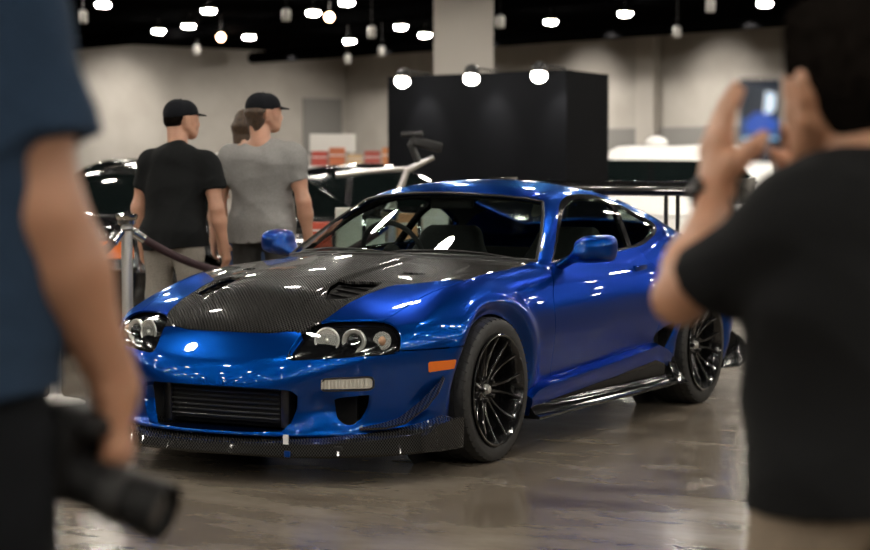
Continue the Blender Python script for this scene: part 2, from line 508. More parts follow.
M['lamp_warm'] = mat('lamp_glow_warm', (1, .8, .6), .5, emit=(1, .62, .36), estr=22)
M['booth'] = mat('booth_black', (.0055, .006, .0075), .8, spec=.06)
HZ = 4.6
CR = (58.0, -2.6); AX = (-.766, .643); BX = (-.643, -.766); LA, LB = 86.0, 74.0
def plan(a, b, z=0.0): return floor_frame(CR[0] + AX[0] * a + BX[0] * b, CR[1] + AX[1] * a + BX[1] * b, z)
def structure(o, kind='structure'): o['kind'] = kind; return o
def slab(name, a0, a1, b0, b1, z0, z1, m, parent=None):
    mb = MB(); mb.loft([[plan(a0, b0, z), plan(a1, b0, z), plan(a1, b1, z), plan(a0, b1, z)] for z in (z0, z1)]); return mb.build(name, m, parent, False)
structure(slab('floor', -.2, LA + .2, -.2, LB + .2, -.2, 0, M['floor']))
structure(slab('ceiling', -.2, LA + .2, -.2, LB + .2, HZ, HZ + .2, M['ceiling']))
structure(slab('wall_right', 0, LA, -.2, 0, 0, HZ, M['wall'])); structure(slab('wall_left', -.2, 0, 0, LB, 0, HZ, M['wall']))
structure(slab('wall_front', LA, LA + .2, 0, LB, 0, HZ, M['wall'])); structure(slab('wall_back', 0, LA, LB, LB + .2, 0, HZ, M['wall']))
def on_wall(u, right=True):
    """distance along a back wall for a sight line at side/distance = u"""
    D = AX if right else BX
    return (u * CR[0] - CR[1]) / (D[1] - u * D[0])
k = 0
for px in (651, 806):                                   # pilasters on the right back wall
    t = on_wall((px - 435) / 1979.); k += 1
    structure(slab('trim_%d' % k, t - .30, t + .30, 0, .25, 0, HZ, M['column']))
for p0, p1 in ((609, 643), (661, 800), (815, 900)):     # grey dado panels between them
    t0, t1 = on_wall((p0 - 435) / 1979.), on_wall((p1 - 435) / 1979.); k += 1
    structure(slab('trim_%d' % k, t0, t1, 0, .06, 0, 2.28, M['wall_panel']))
t0, t1 = on_wall((303 - 435) / 1979., False), on_wall((341 - 435) / 1979., False)
structure(slab('door_1', 0, .06, min(t0, t1), max(t0, t1), 0, 3.3, M['wall_panel']))
for b in (12, 15.2):
    k += 1; structure(slab('trim_%d' % k, 0, .05, b, b + .06, 0, HZ, M['column']))
# column behind the booth
cq = floor_frame(33, (463 - 435) / 1979. * 33)
structure(MB().loft([[cq + (G_ * x + R_ * y) * .49 + np.array([0, 0, z]) for x, y in ((-1, -1), (1, -1), (1, 1), (-1, 1))] for z in (0, HZ)]).build('trim_%d' % (k + 1), M['column'], None, False))
# ducts and trusses under the ceiling
for i, b in enumerate(np.arange(4, LB, 7.0)):
    d = MB(); d.tube([plan(1, b, HZ - .28), plan(LA - 1, b, HZ - .28)], .16, 12); o = d.build('ceiling_duct', M['pipe'])
    tag(o, 'long dark ventilation duct running under the black ceiling', 'duct', 'ducts under the ceiling')
# ceiling lamps
lamp = empty('ceiling_lamp', (0, 0, 0)); tag(lamp, 'round bright lamp hanging under the black ceiling', 'ceiling lamp', 'bright ceiling lamps')
MB().lathe([(.001, 0), (.09, .006), (.125, .03), (.135, .06), (.128, .09), (.001, .09)], (0, 0, 0), (0, 0, 1), 20).build('diffuser', M['lamp_on'], lamp)
MB().lathe([(.136, .075), (.140, .10), (.09, .16), (.001, .17)], (0, 0, 0), (0, 0, 1), 20).build('housing', M['satin_black'], lamp)
LZ = 4.28
MB().tube([(0, 0, .16), (0, 0, HZ - LZ)], .012, 6).build('rod', M['satin_black'], lamp)
seen = [(105, 6), (160, 32), (190, 27), (210, 12), (250, 38), (275, 30), (314, 14), (347, 4), (350, 42), (401, 28), (425, 36), (526, 2), (550, 23), (624, 15), (763, 5)]
spots = []
for u, v in seen:
    d = (LZ + .05 - CAM[2]) * 1979 / (167 - v); spots.append((d, (u - 435) / 1979. * d))
for i in range(-9, 15):                                  # the same lamps go on over the rest of the hall
    for j in range(-9, 10):
        d, s = 1.0 + i * 2.75, j * 2.9 + (1.45 if i % 2 else 0)
        if not (np.hypot(d - 9, s) < 22.5 and d < 31) and not (28 < d < 40 and .25 * d < abs(s) < 17 and (i + j) % 2): continue
        q = np.array([d - CR[0], s - CR[1]]); a, b = q @ np.array(AX), q @ np.array(BX)
        if 1 < a < LA - 1 and 1 < b < LB - 1: spots.append((d, s))
for i, (d, s) in enumerate(spots):
    o = lamp if i == 0 else copy_tree(lamp); o.location = floor_frame(d, s, LZ)
# small dim lamps and wall spots
sl = empty('spotlight', (0, 0, 0)); tag(sl, 'small dark spotlight hanging from the ceiling in front of the wall', 'spotlight', 'small ceiling spotlights')
MB().lathe([(.001, 0), (.07, .0), (.08, .03), (.08, .20), (.03, .23), (.001, .23)], (0, 0, 0), (0, 0, 1), 16).build('housing', M['steel'], sl)
MB().tube([(0, 0, .2), (0, 0, .75)], .012, 6).build('rod', M['satin_black'], sl)
for i, (u, v) in enumerate([(85, 18), (198, 51), (348, 60), (382, 52), (372, 33), (500, 23), (676, 33), (709, 7), (287, 16)]):
    z = 3.85; d = (z + .1 - CAM[2]) * 1979 / (167 - v)
    d = min(d, 44)
    o = sl if i == 0 else copy_tree(sl); o.location = floor_frame(d, (u - 435) / 1979. * d, 1.32 + (167 - v) / 1979. * d - .1)
    rod = [c for c in o.children if c.name.startswith('rod')][0]; rod.scale = (1, 1, 1); rod.location = (0, 0, 0)
    L0 = HZ - o.location.z - .2
    rod.scale.z = L0 / .55; rod.location.z = .2 - .2 * rod.scale.z
wl = empty('warm_lamp', (0, 0, 0)); tag(wl, 'small warm orange ceiling lamp among the white ones', 'ceiling lamp', 'small warm ceiling lamps')
MB().sphere((0, 0, 0), .085, 16, 10).build('globe', M['lamp_warm'], wl); MB().tube([(0, 0, .07), (0, 0, .50)], .012, 6).build('rod', M['satin_black'], wl)
for i, (u, v) in enumerate([(222, 38), (330, 18)]):
    d = (4.10 - CAM[2]) * 1979 / (167 - v); o = wl if i == 0 else copy_tree(wl); o.location = floor_frame(d, (u - 435) / 1979. * d, 4.10)
def spot(loc, to, watts, ang, r=.06, col=(1, .93, .84), blend=.8):
    d = bpy.data.lights.new('spot', 'SPOT'); d.energy = watts; d.spot_size = math.radians(ang); d.spot_blend = blend; d.shadow_soft_size = r; d.color = col
    o = bpy.data.objects.new('spot', d); COL.objects.link(o); o.location = loc
    o.rotation_euler = (Vector(to) - Vector(loc)).to_track_quat('-Z', 'Y').to_euler()
for px, rt in ((118, False), (470, True), (590, True), (722, True)):   # pools of light on the back walls
    t = on_wall((px - 435) / 1979., rt)
    a, b = (t, 3.0) if rt else (3.0, t); a2, b2 = (t, 0) if rt else (0, t)
    spot(plan(a, b, 4.45), plan(a2, b2, 2.6), 420, 66, blend=1.0)
for t in np.arange(3, 32, 4.0):                         # added spots without fixtures, lifting the overall wall brightness
    spot(plan(t, 4.5, 4.25), plan(t, 0, .4), 620, 100, .03, blend=1.0)
    spot(plan(4.5, t, 4.25), plan(0, t, .4), 560, 100, .03, blend=1.0)
# black display booth
bt = empty('display_booth', floor_frame(25, .8)); tag(bt, 'tall black display booth with three bright lamps along its top edge', 'booth')
q = [floor_frame(26.0, -.617) , floor_frame(24.0, 1.59), floor_frame(25.35, 2.215), floor_frame(27.35, .008)]
b0 = np.array(bt.location)
MB().loft([[p - b0 + np.array([0, 0, z]) for p in q] for z in (0, 2.50)]).build('booth_wall', M['booth'], bt, False)
e0, e1 = q[0], q[1]; nrm = unit(np.cross(e1 - e0, (0, 0, 1)));  nrm = nrm if nrm @ G_ < 0 else -nrm
M['booth_lamp'] = mat('booth_lamp_glow', (1, 1, 1), .5, emit=(1, .93, .84), estr=45)
for t in (.235, .625, .985):
    p = e0 + (e1 - e0) * t - b0
    h = p + nrm * .42 + np.array([0, 0, 2.44])
    lo = MB().lathe([(.001, -.02), (.075, -.02), (.085, .0), (.09, .10), (.06, .14), (.001, .15)], h, unit(nrm * .3 + np.array([0, 0, .4])), 20).build('lamp_head', M['satin_black'], bt)
    MB().sphere(h + nrm * .05 - np.array([0, 0, .03]), .095, 16, 10, (1, 1, .85)).build('lamp_glow', M['booth_lamp'], lo)
    MB().tube([h + np.array([0, 0, .1]), p + np.array([0, 0, 2.52]) - nrm * .03], .014, 8).build('lamp_arm', M['satin_black'], lo)
    spot(h + b0 - nrm * .06 - np.array([0, 0, .10]), p + b0 + np.array([0, 0, 1.9]), 22, 75, .04)
# ---------------------------------------------------------------- the blue coupe
GRID = 0.0125
V, N, Qd = polygonize(car_f, (-2.42, -1.02, .08), (2.42, 1.02, 1.31), GRID)
P = (V, N, tris(Qd))
car = tag(empty('sports_car'), 'glossy blue two-door sports coupe with woven carbon bonnet, black wheels and rear wing', 'car')
S3 = lambda X: np.abs(X[:, 1]) - .6 * X[:, 0]

def take(P, phi, gap=.0):
    """cut a panel out; with a gap, a sliver either side of the line is dropped"""
    ph = phi(P[0])
    ins, out = clip(*P, ph + gap)
    if gap > 0:
        ph2 = phi(out[0]); out = clip(*out, ph2 - gap)[1]
    return ins, out

def panel(name, P, m, parent, t=.012, back=False):
    if len(P[2]) == 0: return None
    V, N, T = thicken(P, t, back) if t else P
    return mesh_obj(name, V, T, m, parent, N)

def sides(P):
    return clip(*P, P[0][:, 1] * -1.0 - 1e-5)     # left (y > 0), right

# wheel arches
def arch(X):
    q = np.minimum(np.hypot((X[:, 0] - FA) / (1.07 + .03 * sst(.35, .15, X[:, 2])), X[:, 2] - .32) - .345,
                   np.hypot((X[:, 0] - RA) / 1.03, X[:, 2] - .32) - .352)
    return np.maximum(q, .50 - np.abs(X[:, 1]))
_, P = take(P, arch)
# front openings
mh = [(0, .396), (.125, .396), (.31, .393), (.375, .386), (.402, .365), (.396, .308), (.375, .25), (.34, .213), (.125, .207), (0, .207)]
mouth = np.array([p for p in mh] + [(-a, b) for a, b in mh[::-1]])
_, P = take(P, lambda X: np.maximum(poly_sd(mouth, X[:, 1], X[:, 2]), 1.8 - X[:, 0]))
duct = spline_loop([(-.725, .349), (-.64, .360), (-.543, .366, 1), (-.555, .309), (-.60, .256), (-.663, .24), (-.715, .268), (-.732, .313)])
_, P = take(P, lambda X: np.maximum(poly_sd(duct, S3(X), X[:, 2]), 1.7 - X[:, 0]))
fogp = spline_loop([(-.785, .434), (-.76, .438), (-.66, .440), (-.565, .441), (-.540, .432), (-.537, .41), (-.541, .392), (-.57, .386), (-.67, .386), (-.775, .386), (-.792, .394), (-.793, .42)], 4)
fog, P = take(P, lambda X: np.maximum(poly_sd(fogp, S3(X), X[:, 2]), 1.7 - X[:, 0]))
hlp = spline_loop([(-.961, .528), (-.945, .560), (-.90, .610), (-.861, .639), (-.807, .660), (-.708, .671), (-.60, .672), (-.50, .668), (-.440, .655), (-.408, .620), (-.403, .575), (-.415, .542), (-.46, .533), (-.60, .529), (-.75, .522), (-.89, .515), (-.945, .514)], 4)
hl, P = take(P, lambda X: np.maximum(poly_sd(hlp, S3(X), X[:, 2]), 1.5 - X[:, 0]), .0015)
mkp = spline_loop([(1.805, .494, 1), (1.662, .496, 1), (1.670, .457, 1), (1.798, .449, 1)], 3)
mark, P = take(P, lambda X: np.maximum(poly_sd(mkp, X[:, 0], X[:, 2]), .3 - np.abs(X[:, 1])), .001)
# glass
wsh = [(0, 1.190), (.16, 1.187), (.34, 1.174), (.46, 1.160), (.520, 1.146), (.575, 1.085), (.64, .985), (.700, .880), (.708, .868), (.66, .874), (.46, .893), (.205, .903), (0, .905)]
wsp = np.array(wsh + [(-a, b) for a, b in wsh[::-1]])
front_up = lambda X: wind_x(np.abs(X[:, 1]), X[:, 2]) - .14 - X[:, 0]
ws, P = take(P, lambda X: np.maximum(poly_sd(wsp, X[:, 1], X[:, 2]), front_up(X)))
sow = spline_loop([(.412, .855, 1), (.284, .938), (.085, 1.062), (-.06, 1.130), (-.21, 1.166), (-.386, 1.180), (-.60, 1.173), (-.76, 1.142), (-.93, 1.097), (-1.07, 1.05), (-1.165, 1.010), (-1.160, .985), (-1.077, .950), (-.91, .918), (-.763, .897), (-.406, .880), (-.006, .862)], 6)
dgl = spline_loop([(.372, .866, 1), (.262, .935), (.075, 1.043), (-.07, 1.108), (-.22, 1.145), (-.386, 1.158), (-.56, 1.153), (-.70, 1.134, 1), (-.655, 1.06), (-.615, .97), (-.585, .900, 1), (-.406, .892), (-.006, .876)], 6)
qgl = spline_loop([(-.765, 1.118, 1), (-.95, 1.068), (-1.08, 1.022), (-1.118, 1.000), (-1.10, .984), (-1.03, .962), (-.87, .930), (-.645, .901, 1), (-.675, .97), (-.715, 1.05)], 6)
cabin_side = lambda X: .40 - np.abs(X[:, 1])
trim, P = take(P, lambda X: np.maximum(poly_sd(sow, X[:, 0], X[:, 2]), cabin_side(X)))
dg, trim = take(trim, lambda X: poly_sd(dgl, X[:, 0], X[:, 2]))
qg, trim = take(trim, lambda X: poly_sd(qgl, X[:, 0], X[:, 2]))
rgl = spline_loop([(-.95, 0), (-.98, .3), (-1.05, .44), (-1.2, .47), (-1.5, .46), (-1.72, .42), (-1.78, .2), (-1.79, 0), (-1.78, -.2), (-1.72, -.42), (-1.5, -.46), (-1.2, -.47), (-1.05, -.44), (-.98, -.3)], 5)
rg, P = take(P, lambda X: np.maximum(poly_sd(rgl, X[:, 0], X[:, 1]), .97 - X[:, 2]))
# panels
bl_y = hermite([0, .20, .365, .42, .74, .95], [.618, .618, .618, .590, .548, .550])
bumper, P = take(P, lambda X: np.maximum(X[:, 2] - bl_y(np.abs(X[:, 1])), 1.05 - X[:, 0]), .0035)
gap_x = hermite([.45, .601, 1.0, 1.34, 1.597, 1.862, 2.2], [.672, .690, .712, .716, .672, .640, .52])
cowl_y = hermite([0, .2, .37, .58, .675, .8], [.985, .945, .850, .690, .585, .44])
ay = lambda X: np.abs(X[:, 1])
hood, P = take(P, lambda X: np.maximum.reduce([ay(X) - gap_x(X[:, 0]), cowl_y(ay(X)) - X[:, 0], .58 - X[:, 2]]), .0035)
cowl, P = take(P, lambda X: np.maximum.reduce([ay(X) - .69, .40 - X[:, 0], wind_x(ay(X), X[:, 2]) - .16 - X[:, 0], np.abs(X[:, 2] - .9) - .07]))
door_o = spline_loop([(.405, .862, 1), (.60, .72), (.632, .55), (.628, .316, 1), (-.60, .372, 1), (-.72, .55), (-.75, .75), (-.735, .905, 1), (-.40, .880), (0, .864)], 6)
doors, P = take(P, lambda X: np.maximum(poly_sd(door_o, X[:, 0], X[:, 2]), .5 - ay(X)), .003)
vnt = spline_loop([(-.645, .335, 1), (-.628, .432, 1), (-.775, .474), (-.835, .486, 1), (-.835, .455, 1), (-.773, .327, 1)], 4)
_, P = take(P, lambda X: np.maximum(poly_sd(vnt, X[:, 0], X[:, 2]), .5 - ay(X)))
fend, P = take(P, lambda X: np.maximum.reduce([.30 - X[:, 0], .25 - ay(X), X[:, 2] - .872]), .0015)
roof, P = take(P, lambda X: np.maximum.reduce([ay(X) - (.475 - .05 * sst(-.3, -1.0, X[:, 0])), 1.12 - X[:, 2], X[:, 0] - .6, -1.0 - X[:, 0]]), .0015)
shell = panel('body_shell', P, M['paint'], car)
panel('front_bumper', bumper, M['paint'], car, .05)
panel('roof_panel', roof, M['paint'], car)
for q, lim in ((roof, .9), (P, .885)):                    # dark lining inside the cabin
    q = clip(*q, np.maximum.reduce([lim - q[0][:, 2], q[0][:, 0] - .6, -1.25 - q[0][:, 0]]))[0]
    if len(q[2]): mesh_obj('headliner', q[0] - q[1] * .024, q[2][:, ::-1], M['interior'], car, -q[1])
# bonnet: woven carbon skin with painted edges and vents
carb_x = hermite([1.2, 1.31, 1.414, 1.513, 1.639, 1.755, 1.867, 2.006, 2.086, 2.2], [.80, .70, .585, .492, .460, .440, .428, .402, .355, .27])
carb, edges = take(hood, lambda X: ay(X) - carb_x(X[:, 0]), .0008)
hv = spline_loop([(1.845, .330, 1), (1.72, .268), (1.60, .252, 1), (1.50, .425, 1), (1.60, .432), (1.765, .418, 1)], 5)
slot = spline_loop([(1.275, .395, 1), (1.215, .49, 1), (1.265, .505, 1), (1.325, .41, 1)], 3)
vent_phi = lambda X: np.minimum(poly_sd(hv, X[:, 0], ay(X)), poly_sd(slot, X[:, 0], ay(X)))
ventskin, carb = take(carb, vent_phi)
hood_o = panel('bonnet', carb, M['carbon_top'], car, .012); hood_o['label'] = 'black carbon weave bonnet with vents'
for e in sides(edges): panel('painted_edge', e, M['paint'], hood_o)
for e in sides(ventskin):
    for q in (lambda X: poly_sd(hv, X[:, 0], ay(X)), lambda X: poly_sd(slot, X[:, 0], ay(X))):
        pl = clip(*e, q(e[0]))[0]
        tray = (pl[0] - np.array([0, 0, .026]), pl[1], pl[2])
        mesh_obj('vent_tray', tray[0], tray[2], M['void'], hood_o, tray[1])
sgn = (1, -1)
for sy in sgn:
    for k in range(3):
        x0, y0, y1 = 1.745 - .066 * k, .285 - .008 * k, .410 + .004 * k
        zz = [float(hood_c(x0) - crown(x0) * y * y) - .008 for y in (y0, y1)]
        mb = MB(); Pq = [np.array([x0, sy * y0, zz[0] - .006]), np.array([x0 - .012, sy * y1, zz[1] - .006])]
        d = np.array([-.040, 0, -.013]); u = np.array([0, 0, .004])
        mb.loft([[p, p + d, p + d + u, p + u] for p in Pq]); mb.build('louvre', M['gloss_black'], hood_o, False)
panel('cowl_panel', cowl, M['satin_black'], car)
for e in sides(fend): panel('front_fender', e, M['paint'], car)
for sy, dr, tr, g, q in zip(sgn, sides(doors), sides(trim), sides(dg), sides(qg)):
    d_o = panel('door', dr, M['paint'], car)
    w = panel('window_surround', tr, M['gloss_black'], car, .02)
    panel('door_window', g, M['glass'], d_o, 0); panel('quarter_window', q, M['glass'], w, 0)
    # door handle: recess and flap
    hx, hz = -.56, .785
    ys = .5
    while car_f(np.array([hx]), np.array([ys]), np.array([hz]))[0] < 0: ys += .002
    MB().box((hx - .085, sy * ys - .012, hz - .022), (hx + .085, sy * ys + .006, hz + .022), None, .011).build('handle', M['paint'], d_o)
    # chrome line along the window frame
    mirror_y = sy
    # mirror pod and foot
    def mir_f(x, y, z):
        yy = y * sy
        q = np.sqrt(((x - .292 - .25 * (yy - .92) * 0) / .085) ** 2 + 0)
        lx = x - (.30 - .20 * (yy - .92)); ly = yy - .922; lz = z - (.922 + .06 * (yy - .92))
        b = (np.abs(lx / .080) ** 2.8 + np.abs(ly / .095) ** 3.6 + np.abs(lz / (.066 - .012 * lx / .085)) ** 3.6) ** (1 / 3.0) - 1
        b = b * .06
        t = np.clip((yy - .74) / .11, 0, 1)
        cx, cz = .335 - .02 * t, .835 + .062 * t
        arm = np.sqrt(((x - cx) / 1.9) ** 2 + (z - cz) ** 2 + np.maximum(0, np.maximum(.735 - yy, yy - .88)) ** 2) - .026
        return rmin(b, arm, .03)
    v, n, f = polygonize(mir_f, (.15, min(sy * .70, sy * 1.06), .76), (.45, max(sy * .70, sy * 1.06), 1.01), .009)
    mp = (v, n, tris(f))
    back, pod = clip(*mp, np.maximum((v[:, 0] - (.232 - .20 * (v[:, 1] * sy - .92))), .84 - v[:, 1] * sy))
    mo = mesh_obj('door_mirror', pod[0], pod[2], M['paint'], d_o, pod[1]); mesh_obj('mirror_glass', back[0], back[2], M['chrome'], mo, back[1])
panel('windshield', ws, M['windshield'], car, 0)
panel('rear_window', rg, M['glass'], car, 0)
# thin bright edges round the glass
def edge_tube(name, P, r, m, parent, keep=lambda a: True):
    B = boundary(P[2]); nxt = {a: b for a, b in B}; seen = set()
    for s0 in list(nxt):
        if s0 in seen: continue
        loop = [s0]; seen.add(s0)
        while nxt.get(loop[-1]) is not None and nxt[loop[-1]] not in seen: loop.append(nxt[loop[-1]]); seen.add(loop[-1])
        pts = P[0][loop][::2] + P[1][loop][::2] * .001
        run = [p for p in pts]
        if len(run) > 6:
            mb = MB(); mb.tube(run + [run[0]], r, 6); mb.build(name, m, parent)
edge_tube('windshield_seal', ws, .008, M['satin_black'], car)
for q in sides(trim):
    pass
# headlights
for sy, h in zip(sgn, sides(hl)):
    cov = h
    depth = .050
    back = (h[0] - np.array([1, .25 * sy, 0]) * depth * .95, h[1], h[2])
    B = boundary(h[2]); n = len(h[0])
    VV = np.concatenate([back[0], h[0] - h[1] * .003]); TT = np.concatenate([h[2], np.array([(b + n, a + n, a) for a, b in B] + [(b + n, a, b) for a, b in B])])
    ho = mesh_obj('headlight', VV, TT, M['gloss_black'], car, None, True)
    ho.data.set_sharp_from_angle(angle=math.radians(40))
    mesh_obj('headlight_cover', cov[0], cov[2], M['clear'], ho, cov[1])
    ax = unit((1, .28 * sy, .06))
    Ls = [((2.084, .474, .592), .054, 'a'), ((2.036, .578, .590), .052, 'b'), ((1.966, .676, .590), .040, 'c')]
    for (c, r, kind) in Ls:
        c = np.array([c[0], c[1] * sy, c[2]]) - ax * .034
        u, v_, a_ = frame(ax)
        if kind == 'a':
            MB().lathe([(r * .93, .004), (r * .7, -.010), (r * .35, -.016), (.002, -.018)][::-1], c, ax, 24).build('reflector', M['bowl'], ho)
            MB().torus(c + ax * .004, ax, r * .96, .0045).build('lens_ring', M['reflector'], ho)
            mb = MB()
            for k in range(3):
                t = math.radians(60 + 60 * k); d = math.cos(t) * u + math.sin(t) * v_
                mb.tube([c - ax * .004, c + d * r * .9 - ax * .002], .004, 6)
            mb.build('reflector_rib', M['gloss_black'], ho)
            MB().sphere(c + ax * .0, .012, 16, 10).build('bulb', M['lens'], ho)
        elif kind == 'b':
            MB().lathe([(r, -.006), (r, .010), (r * .93, .014), (r * .66, .004), (r * .62, -.008)], c, ax, 32, False).build('lens_ring', M['reflector'], ho)
            MB().lathe([(r * .64, -.004), (r * .60, .010), (r * .45, .020), (r * .22, .026), (.001, .028)], c, ax, 32).build('projector_lens', M['gloss_black'], ho)
        else:
            MB().lathe([(.001, -.012), (r * .5, -.008), (r * .95, .006), (r, .006)], c, ax, 24).build('turn_signal_reflector', M['bowl'], ho)
            MB().sphere(c + ax * .006, .020, 16, 10, (1, .8, 1)).build('turn_signal_bulb', M['amber2'], ho)
# fog lamps, side markers
for sy, f in zip(sgn, sides(fog)):
    back = (f[0] - np.array([.03, 0, 0]), f[1], f[2]); B = boundary(f[2]); n = len(f[0])
    VV = np.concatenate([back[0], f[0]]); TT = np.concatenate([f[2], np.array([(b + n, a + n, a) for a, b in B] + [(b + n, a, b) for a, b in B])])
    fo = mesh_obj('fog_lamp', VV, TT, M['satin_black'], car)
    inner = clip(*f, poly_sd(fogp, S3(f[0]), f[0][:, 2]) + .006)[0]
    li = mesh_obj('fog_lens', inner[0] - inner[1] * .004, inner[2], M['lens'], fo, inner[1])
    edge_tube('fog_bezel', f, .004, M['satin_black'], fo)
    mb = MB()
    for k in range(9):
        s0 = -.78 + .028 * k
    for k in range(14):
        yy = .495 + .012 * k; xx = 2.275 - .55 * (yy / .88) ** 2.6 - .008
        mb.tube([(xx, sy * yy, .394), (xx, sy * yy, .433)], .0035, 5)
    mb.build('lens_fluting', M['lens'], fo)
for sy, f in zip(sgn, sides(mark)):
    mk = panel('side_marker', (f[0] + f[1] * .004, f[1], f[2]), M['amber'], car, .012)
# air intake, intercooler
mb = MB(); mb.box((1.94, -.55, .16), (1.95, .55, .52)); mb.box((1.75, -.62, .15), (2.2, .62, .165))
mb.build('intake_backing', M['void'], car, False)
ic = MB().box((2.00, -.335, .225), (2.06, .245, .385)).build('intercooler', M['void'], car, False)
for k in range(7):
    z = .243 + k * .0215
    MB().tube([(2.075, -.33, z), (2.085, -.05, z), (2.075, .24, z)], .0045, 6).build('cooling_bar', M['alu'], ic)
for y in (-.345, .272):
    MB().box((2.03, y - .022, .205), (2.085, y + .022, .388), None, .008).build('end_tank', M['satin_black'], ic)
for sy in sgn:
    MB().box((1.84, sy * .60 - .10, .22), (1.85, sy * .60 + .12, .40)).build('duct_backing', M['void'], car, False)
# splitter
path = [(2.335, 0), (2.33, .12), (2.315, .25), (2.285, .40), (2.215, .56), (2.11, .72), (2.0, .825), (1.88, .895), (1.755, .935)]
zlo = [.118, .118, .118, .115, .115, .118, .122, .126, .130]
zhi = [.165, .165, .166, .172, .178, .190, .205, .222, .246]
def splitter_half(pts):
    secs = []
    for (x, y), a, b in pts:
        d = unit((x - 1.2, y * 1.5, 0))
        o = np.array([x, y, 0]); inn = o - d * .06; deep = o - d * .30
        secs.append([o + (0, 0, a), o + (0, 0, a + .012) + d * .012, o + (0, 0, b - .004), o + (0, 0, b) - d * .008, inn + (0, 0, b + .012), deep + (0, 0, b + .012), deep + (0, 0, a)])
    return secs
full = [((x, -y), a, b) for (x, y), a, b in list(zip(path, zlo, zhi))[::-1]] + [((x, y), a, b) for (x, y), a, b in list(zip(path, zlo, zhi))[1:]]
sp = MB().loft(splitter_half(full)).build('front_splitter', M['carbon_side'], car, True, None, 25); sp['label'] = 'carbon weave front lip'
for sy in sgn:
    MB().loft([[(x, sy * (y - .012), a), (x, sy * (y + .012), a), (x, sy * (y + .012), b), (x, sy * (y - .012), b)] for x, y, a, b in ((1.95, .872, .13, .20), (1.88, .905, .128, .245), (1.78, .938, .130, .258), (1.735, .94, .132, .258))]).build('end_plate', M['carbon_side'], sp, True, None, 25)
    # canards
    cp = [(2.035, .615, .222), (1.98, .690, .232), (1.915, .740, .252), (1.83, .800, .316), (1.775, .835, .37), (1.725, .858, .420)]
    secs = []
    for i, (x, y, z) in enumerate(cp):
        w = .072 * math.sin(math.pi * min(1, (i + .35) / 5.4)) ** .7 + .008; d = unit((.55, .83, -.06))
        b = np.array([x, y - .012, z]); t = np.array([0, 0, .006])
        secs.append([np.array(q) * [1, sy, 1] for q in (b - t, b + d * w - t * .5, b + d * w + t, b + t * 1.6)])
    MB().loft(secs).build('canard', M['carbon_side'], car, True, None, 25)
    # side skirt
    xs = [.93, .86, .72, .4, 0, -.35, -.60, -.74, -.80]
    zt = [.255, .285, .305, .322, .342, .365, .382, .350, .320]
    up = []; lo = []
    for x, z in zip(xs, zt):
        S = .852 + (.02 if -.7 < x < .8 else .012)
        c = S + .022
        up.append([np.array([x, sy * y_, z_]) for y_, z_ in ((S - .05, z + .012), (S - .004, z + .010), (c, z - .004), (c + .002, z - .022), (c - .02, z - .085), (S - .06, z - .085))])
        lo.append([np.array([x, sy * y_, z_]) for y_, z_ in ((S - .05, z - .08), (c - .016, z - .083), (c - .012, .215), (c + .012, .180), (.925, .168), (.924, .156), (S - .10, .156))])
    MB().loft(up).build('side_skirt', M['paint'], car, True, None, 40)
    lo_o = MB().loft(lo).build('skirt_lip', M['skirt_black'], car, True, None, 40)
    # dark throat of the rear-quarter intake, blade in front of the rear wheel, rear spat
    MB().box((-.86, min(sy * .70, sy * .78), .30), (-.60, max(sy * .70, sy * .78), .52)).build('intake_backing', M['void'], car, False)
    MB().loft([[np.array([x, sy * y, z]) for y, z in ((.80, .155), (.93, .155), (.915, .17), (.87, h_), (.80, h_))] for x, h_ in ((-.78, .30), (-.86, .30), (-.93, .24))]).build('rear_blade', M['skirt_black'], car, True, None, 35)
    MB().loft([[np.array([x, sy * y, z]) for y, z in ((.70, zl), (w_, zl), (w_ - .01, zl + .02), (.84, zh), (.70, zh))] for x, zl, zh, w_ in ((-1.68, .16, .30, .86), (-1.86, .155, .36, .895), (-2.03, .20, .31, .90), (-2.10, .23, .27, .88))]).build('rear_spat', M['skirt_black'], car, True, None, 35)
# tow tag on the lip
MB().box((2.292, .402, .175), (2.300, .424, .215)).build('tow_tab', M['white_plastic'], sp, False)
MB().box((2.300, .412, .123), (2.312, .440, .150), None, .004).build('lip_bolt', M['paint'], sp)
# rear wing
def foil(c, w, th):
    out = []
    for k in range(20):
        t = 2 * math.pi * k / 20; xx = .5 * (1 + math.cos(t)); s = math.copysign(1, math.sin(t))
        y_ = th * 2.9 * (.2969 * math.sqrt(xx) - .126 * xx - .3516 * xx ** 2 + .2843 * xx ** 3 - .1015 * xx ** 4) * s
        out.append((c[0] - w * (xx - .5), c[1], c[2] + y_ - .05 * w * math.sin(math.pi * xx) + .10 * w * xx))
    return out
wing = MB().loft([foil((-2.13, y, 1.178), .33, .10) for y in np.linspace(-.80, .80, 9)]).build('rear_wing', M['carbon_top'], car)
MB().box((-2.30, -.79, 1.205), (-2.275, .79, 1.238), None, .004).build('gurney_flap', M['gloss_black'], wing)
for sy in sgn:
    MB().box((-2.34, sy * .805 - .004, 1.10), (-1.94, sy * .805 + .004, 1.26), None, .003).build('end_plate', M['gloss_black'], wing)
    for x, yy in ((-2.02, .355), (-2.16, .375)):
        MB().box((x - .016, sy * yy - .009, .90), (x + .016, sy * yy + .009, 1.165), None, .004).build('wing_stand', M['satin_black'], wing)
# rear lamps (seen only from behind)
for sy in sgn:
    for k in range(3):
        MB().lathe([(.045, 0), (.045, .03), (.04, .036), (.001, .038)], (-2.02 - .035 * (2 - k), sy * (.72 - .115 * k), .70), (-1, .35 * sy, 0), 24).build('tail_lamp', M['amber'] if k == 0 else M['lens'], car)
